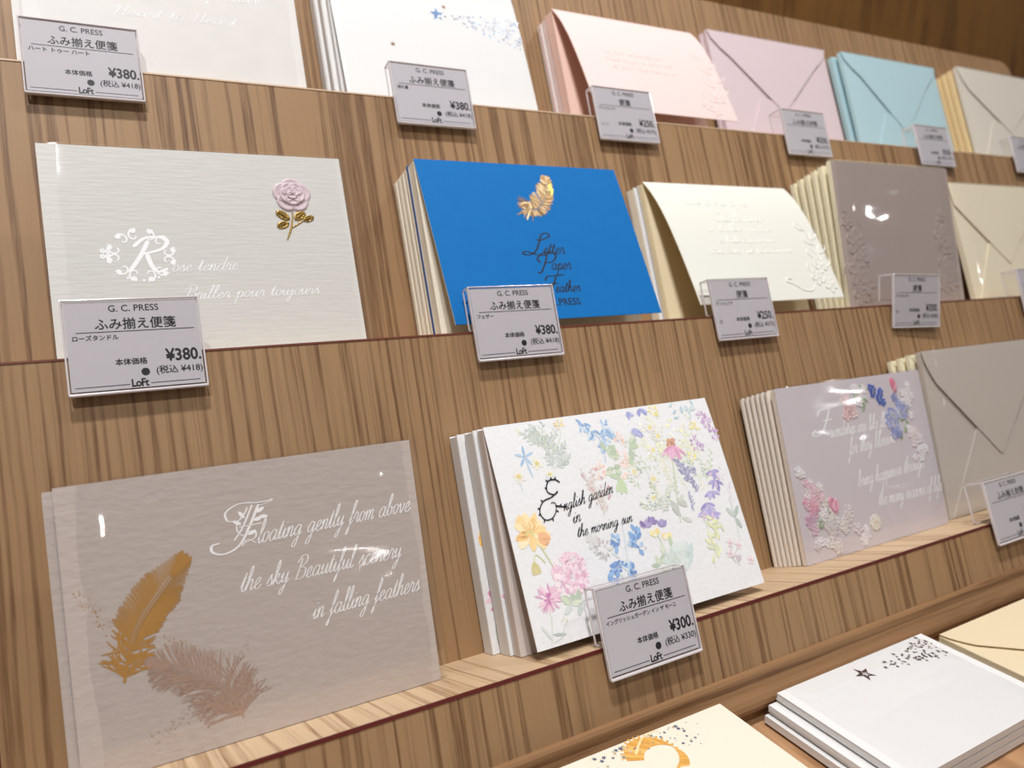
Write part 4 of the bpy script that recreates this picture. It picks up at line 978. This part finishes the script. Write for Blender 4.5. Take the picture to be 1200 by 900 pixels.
# P: moon pack (and the ones it lies on)
PW, PH = .158, .112
p = pack('cream letter pack with golden crescent moon lying on the table', None)
pad_block(p, PW, PH, .0048, P_IVORY, y=.0004); cv = flat_cover(p, PW, PH, mat('moon_cover_paper', (234, 225, 206), .6), y=.0004)
dc = Decal(lambda u, v, o: (u, -.0002-o, v), .0001)
mu, mv, R = .1020, .0985, .0125
outer = [(mu + R*math.cos(a), mv + R*math.sin(a)) for a in [math.radians(-70 + 240*k/40) for k in range(41)]]
inner = [(mu + .0040 + R*.82*math.cos(a), mv - .0058 + R*.82*math.sin(a)) for a in [math.radians(-52 + 205*k/40) for k in range(41)]]
for k in range(40): dc.poly([outer[k], outer[k+1], inner[k+1], inner[k]], random.choice([(226, 170, 84), (236, 186, 104), (214, 156, 70)]))
for k in range(0, 40, 2):
    a = math.radians(-70 + 240*(k+.5)/40); dc.petal(mu + R*.98*math.cos(a), mv + R*.98*math.sin(a), a, .0022, .0013, (222, 166, 80))
for k in range(90):
    a = random.uniform(-.3, 3.3); q = R*random.uniform(1.05, 2.3); dc.dot(mu + q*1.25*math.cos(a), mv + q*.9*math.sin(a) if mv + q*.9*math.sin(a) < PH-.002 else PH - random.uniform(.002, .01), random.choice([.0002, .0003, .0004, .0008]), random.choice([(90, 100, 130), (120, 126, 140), (190, 170, 140), (200, 190, 170)]), 6)
for k in range(8):
    a = random.uniform(.2, 2.8); q = R*random.uniform(1.2, 1.9); v = min(mv + q*.9*math.sin(a), PH-.003); star_shape(dc, mu + q*1.25*math.cos(a), v, .0014, .0006, random.random(), (84, 94, 120))
dc.stroke(curve([(mu - .006, mv + .004), (mu + .004, mv + .0115), (mu + .015, mv + .0130)], 16), .0014, .0004, (240, 214, 160))
dc.mb.build('moon_print', PRINT, cv)['label'] = 'golden crescent moon among tiny stars'
lay(p, .2705-PW, .2515-PH, -.237 - .0004)
for k in range(4):
    q = pack(f'cream letter pack, {ORD[k]} under the moon cover pack', 'packs under the moon cover pack')
    pad_block(q, PW-.001, PH-.001, .0034, P_IVORY, y=.0006)
    mb = MB(); mb.box(0, PW-.0005, 0, .0005, 0, PH-.0005); mb.build('cover', P_IVORY, q)
    mb = MB(); mb.box(0, PW-.0005, .0041, .0046, 0, PH-.0005); mb.build('back_cover', P_IVORY, q)
    lay(q, .2705-PW + random.uniform(-.0008, 0), .2510-PH, -.237 - .0056 - .0054*k)
# Q: shooting star stack
QW, QH = .1290, .0785
Qg = 'star letter packs stacked on the table'
for k in range(3):
    q = pack('white letter pack with bronze shooting star on top of the lying stack' if k == 0 else ('white letter pack directly under the bronze star pack' if k == 1 else 'white letter pack at the bottom of the bronze star stack'), Qg)
    w_ = QW + (.006 if k else 0)
    pad_block(q, w_, QH, .0038, P_WHITE, y=.0004); cv = flat_cover(q, w_, QH, P_WHITE, y=.0004, th=.0004)
    if k == 0:
        dc = Decal(lambda u, v, o: (u, -o, v), .0001)
        star_shape(dc, .0580, .0670, .0066, .0026, .5, (92, 72, 66)); star_shape(dc, .0584, .0666, .0026, .0011, .5, (240, 238, 234))
        n_ = 0
        while n_ < 95:
            t = math.sqrt(random.random())*.9 + .1; a = .0 + random.uniform(-.36, .33)
            x, y = .0600 + .064*t*math.cos(a), .0665 + .034*t*math.sin(a)
            if y > QH - .0015 or x > QW - .003: continue
            c = random.choice([(110, 100, 100), (140, 132, 130), (90, 84, 86)])
            if random.random() < .2: star_shape(dc, x, y, .0016, .0007, random.random()*6, c)
            else: dc.dot(x, y, random.uniform(.0005, .0010), c, 6)
            n_ += 1
        dc.mb.build('foil_star', FOIL, cv)['label'] = 'bronze shooting star with dot trail'
    if k < 2: sleeve(q, w_, QH, .0038, FILM_WAVY if k == 0 else FILM, l=.0015, r=.0015, top=.001, yf=.0004, wav=.0002)
    lay(q, .3160 - (.0055 if k else 0) - (.0022 if k == 2 else 0), .2537-QH + .0002*k, -.247 - .0056*k)
# clear plate edge lying in front of the stack is the sleeve's folded flap
# R: cream envelopes at right
e = envelope('cream envelope lying on the table right of the bronze star stack', .165, .120, .0042, E_FLOORC, .040, (.004, .108), (.010, .055, .066), film=None); lay(e, .4500, .2450-.120, -.2468 + .0011)
for k in range(2):
    q = empty('envelope_pack', f'cream envelope, {ORD[k]} under the lying cream envelope', 'envelope', 'lying cream envelopes')
    pad_block(q, .165, .120, .0042, E_FLOORC, name='envelope_body', y=.0006)
    mb = MB(); mb.add([(0, .0001, .12), (.0825, .0001, .04), (.165, .0001, .12), (0, .0005, .12), (.0825, .0005, .04), (.165, .0005, .12)], [(0, 1, 2), (5, 4, 3), (0, 3, 4, 1), (1, 4, 5, 2), (2, 5, 3, 0)]); mb.build('top_flap', E_FLOORC, q)
    lay(q, .4503 + .0004*k, .2450-.120, -.2468 - .0048 - .0050*k + .0006)

# ================================================================== PRICE TAGS
TW, TH = .060, .0455
def price_tag(label, row, x, top, title, sub, price, tax, lean=0.0, rz=0.0, ry=0.0, y=-.006, hook=.0085, small=None):
    t = empty('price_tag', label, 'price tag', 'price tags along the ledges')
    ht = -(top - TH) + .0002 + .03*max(0, lean)*.014 + (.0010 if lean < -5 else 0)                                   # height of the ledge above the tag's lower edge
    mb = MB(); mb.box(.0008, TW-.0008, 0, .0006, .0010, TH-.0006); mb.box(.0008, TW-.0008, .0012, .0020, .0010, TH-.0006)
    hold = mb.build('holder', ACRY, t); hold['label'] = 'clear acrylic pocket'
    mb = MB(); mb.bbox(0, TW, -.0004, .0024, 0, .0014, .0005); mb.bbox(0, .0008, 0, .0020, .0012, TH-.0004, .0002); mb.bbox(TW-.0008, TW, 0, .0020, .0012, TH-.0004, .0002); mb.bbox(0, TW, 0, .0020, TH-.0006, TH, .0002)
    mb.build('holder_rim', ACRY_EDGE, hold)['label'] = 'bright polished rim of the pocket'
    mb = MB(); mb.box(.0010, TW-.0010, .0021, hook+.0009, TH-.0008, TH); mb.box(.0010, TW-.0010, hook, hook+.0009, ht, TH-.0009)
    hk = mb.build('hook', ACRY, t)
    mb = MB()
    for xa in (.0004, TW-.0010): mb.box(xa, xa+.0006, .0024, hook+.0009, TH-.0010, TH); mb.box(xa, xa+.0006, hook, hook+.0009, ht, TH-.0010)
    mb.box(.0004, TW-.0004, hook, hook+.0009, ht, ht+.0007); mb.box(.0004, TW-.0004, hook, hook+.0009, TH-.0007, TH)
    mb.build('hook_rim', ACRY_EDGE, hk)['label'] = 'polished side edges of the hook'
    hk['label'] = 'clear hook over the ledge edge'
    mb = MB(); mb.box(.0014, TW-.0014, .00072, .00105, .0022, TH-.0012); sl = mb.build('price_slip', SLIP, t)
    f = lambda u, v, o: (u, .00072 - o, v)
    d = MB(); X = lambda a: a*TW; Z = lambda b: TH*(1-b)
    put_text(d, f, 'G. C. PRESS', X(.33), X(.69), Z(.135), offset=.015, off=.00004)
    n = len(title); wd = .0058*n; cx = X(.515)
    put_text(d, f, title, cx-wd/2, cx+wd/2, Z(.315), offset=.02, off=.00004)
    d.add([f(X(a), Z(b), .00004) for a, b in ((.09, .352), (.94, .352), (.94, .343), (.09, .343))], [(0, 1, 2, 3)])
    if sub: put_text(d, f, sub, X(.065), min(X(.90), X(.065) + .0027*len(sub)*(1 if len(sub) < 12 else .84)), Z(.428), offset=.03, off=.00004)
    put_text(d, f, '本体価格', X(.340), X(.565), Z(.70), offset=.03, off=.00004)
    put_text(d, f, price, X(.705), X(.965), Z(.69), offset=.032, off=.00004, hs=1.15)
    put_text(d, f, tax, X(.625), X(.968), Z(.815), offset=.018, off=.00004, hs=1.0)
    d.add([f(X(.545) + .0019*math.cos(k*.5236), Z(.79) + .0019*math.sin(k*.5236), .00004) for k in range(12)], [tuple(range(12))])
    put_text(d, f, 'LoFt', X(.44), X(.56), Z(.938), offset=.035, off=.00004, hs=1.15, spacing=.88)
    for a, b in ((.05, .425), (.575, .94)): d.add([f(X(p_), Z(q_), .00004) for p_, q_ in ((a, .916), (b, .916), (b, .908), (a, .908))], [(0, 1, 2, 3)])
    if small: put_text(d, f, small, X(.07), X(.07) + .0022*len(small), Z(.72), offset=.012, off=.00004)
    d.build('lettering', INK, sl)['label'] = 'black printed price text'
    place(t, row, x, y, lean, rz, top - TH, ry)
    return t
T1, T2, T3 = 'ふみ揃え便箋', 'ふみ揃え封筒', '便箋'
price_tag('380 yen price tag on the top ledge before the silvery script pack', 1, -.008, .0229, T1, 'ハート トゥー ハート', '¥380.', '(税込 ¥418)', -.85)
price_tag('380 yen price tag on the top ledge before the holographic star pack', 1, .208, .0229, T1, '流れ星', '¥380.', '(税込 ¥418)', -.85)
price_tag('250 yen price tag on the top ledge before the sprung pink cover', 1, .379, .0229, T3, 'アンジェリケ', '¥250.', '(税込 ¥275)', -.85, small='ピンク')
price_tag('price tag on the top ledge before the pale pink envelope', 1, .595, .0229, T2, None, '¥250.', '(税込 ¥275)', -.85, hook=.014)
price_tag('price tag on the top ledge before the aqua blue envelope', 1, .799, .0229, T2, None, '¥250.', '(税込 ¥275)', -.85, hook=.014)
price_tag('price tag on the top ledge before the ivory envelope', 1, .985, .0229, T2, None, '¥250.', '(税込 ¥275)', -.85, hook=.014)
price_tag('380 yen price tag on the middle ledge before the rose pack', 2, -.002, .0257, T1, 'ローズタンドル', '¥380.', '(税込 ¥418)', -.82)
price_tag('380 yen price tag on the middle ledge before the blue pack', 2, .207, .0257, T1, 'フェザー', '¥380.', '(税込 ¥418)', -.82, hook=.0072)
price_tag('250 yen price tag on the middle ledge before the sprung white cover', 2, .399, .0257, T3, 'アンジェリケ', '¥250.', '(税込 ¥275)', -.82, small='白')
price_tag('slightly turned price tag on the middle ledge before the lilac grey pack', 2, .5990, .0242, T3, 'アンジェリケ', '¥350.', '(税込 ¥385)', -12.7, rz=-.049, ry=.05, y=-.0035, hook=.014, small='白')
price_tag('price tag on the middle ledge before the cream envelope', 2, .802, .0257, T2, None, '¥250.', '(税込 ¥275)', -.82, hook=.014)
price_tag('300 yen price tag on the bottom ledge before the watercolour flower pack', 3, .215, .0299, T1, 'イングリッシュガーデン イン ザ モーニ', '¥300.', '(税込 ¥330)', 1.67)
price_tag('price tag on the bottom ledge before the grey pearl envelope', 3, .5575, .0299, T2, None, '¥250.', '(税込 ¥275)', 1.67, hook=.014)
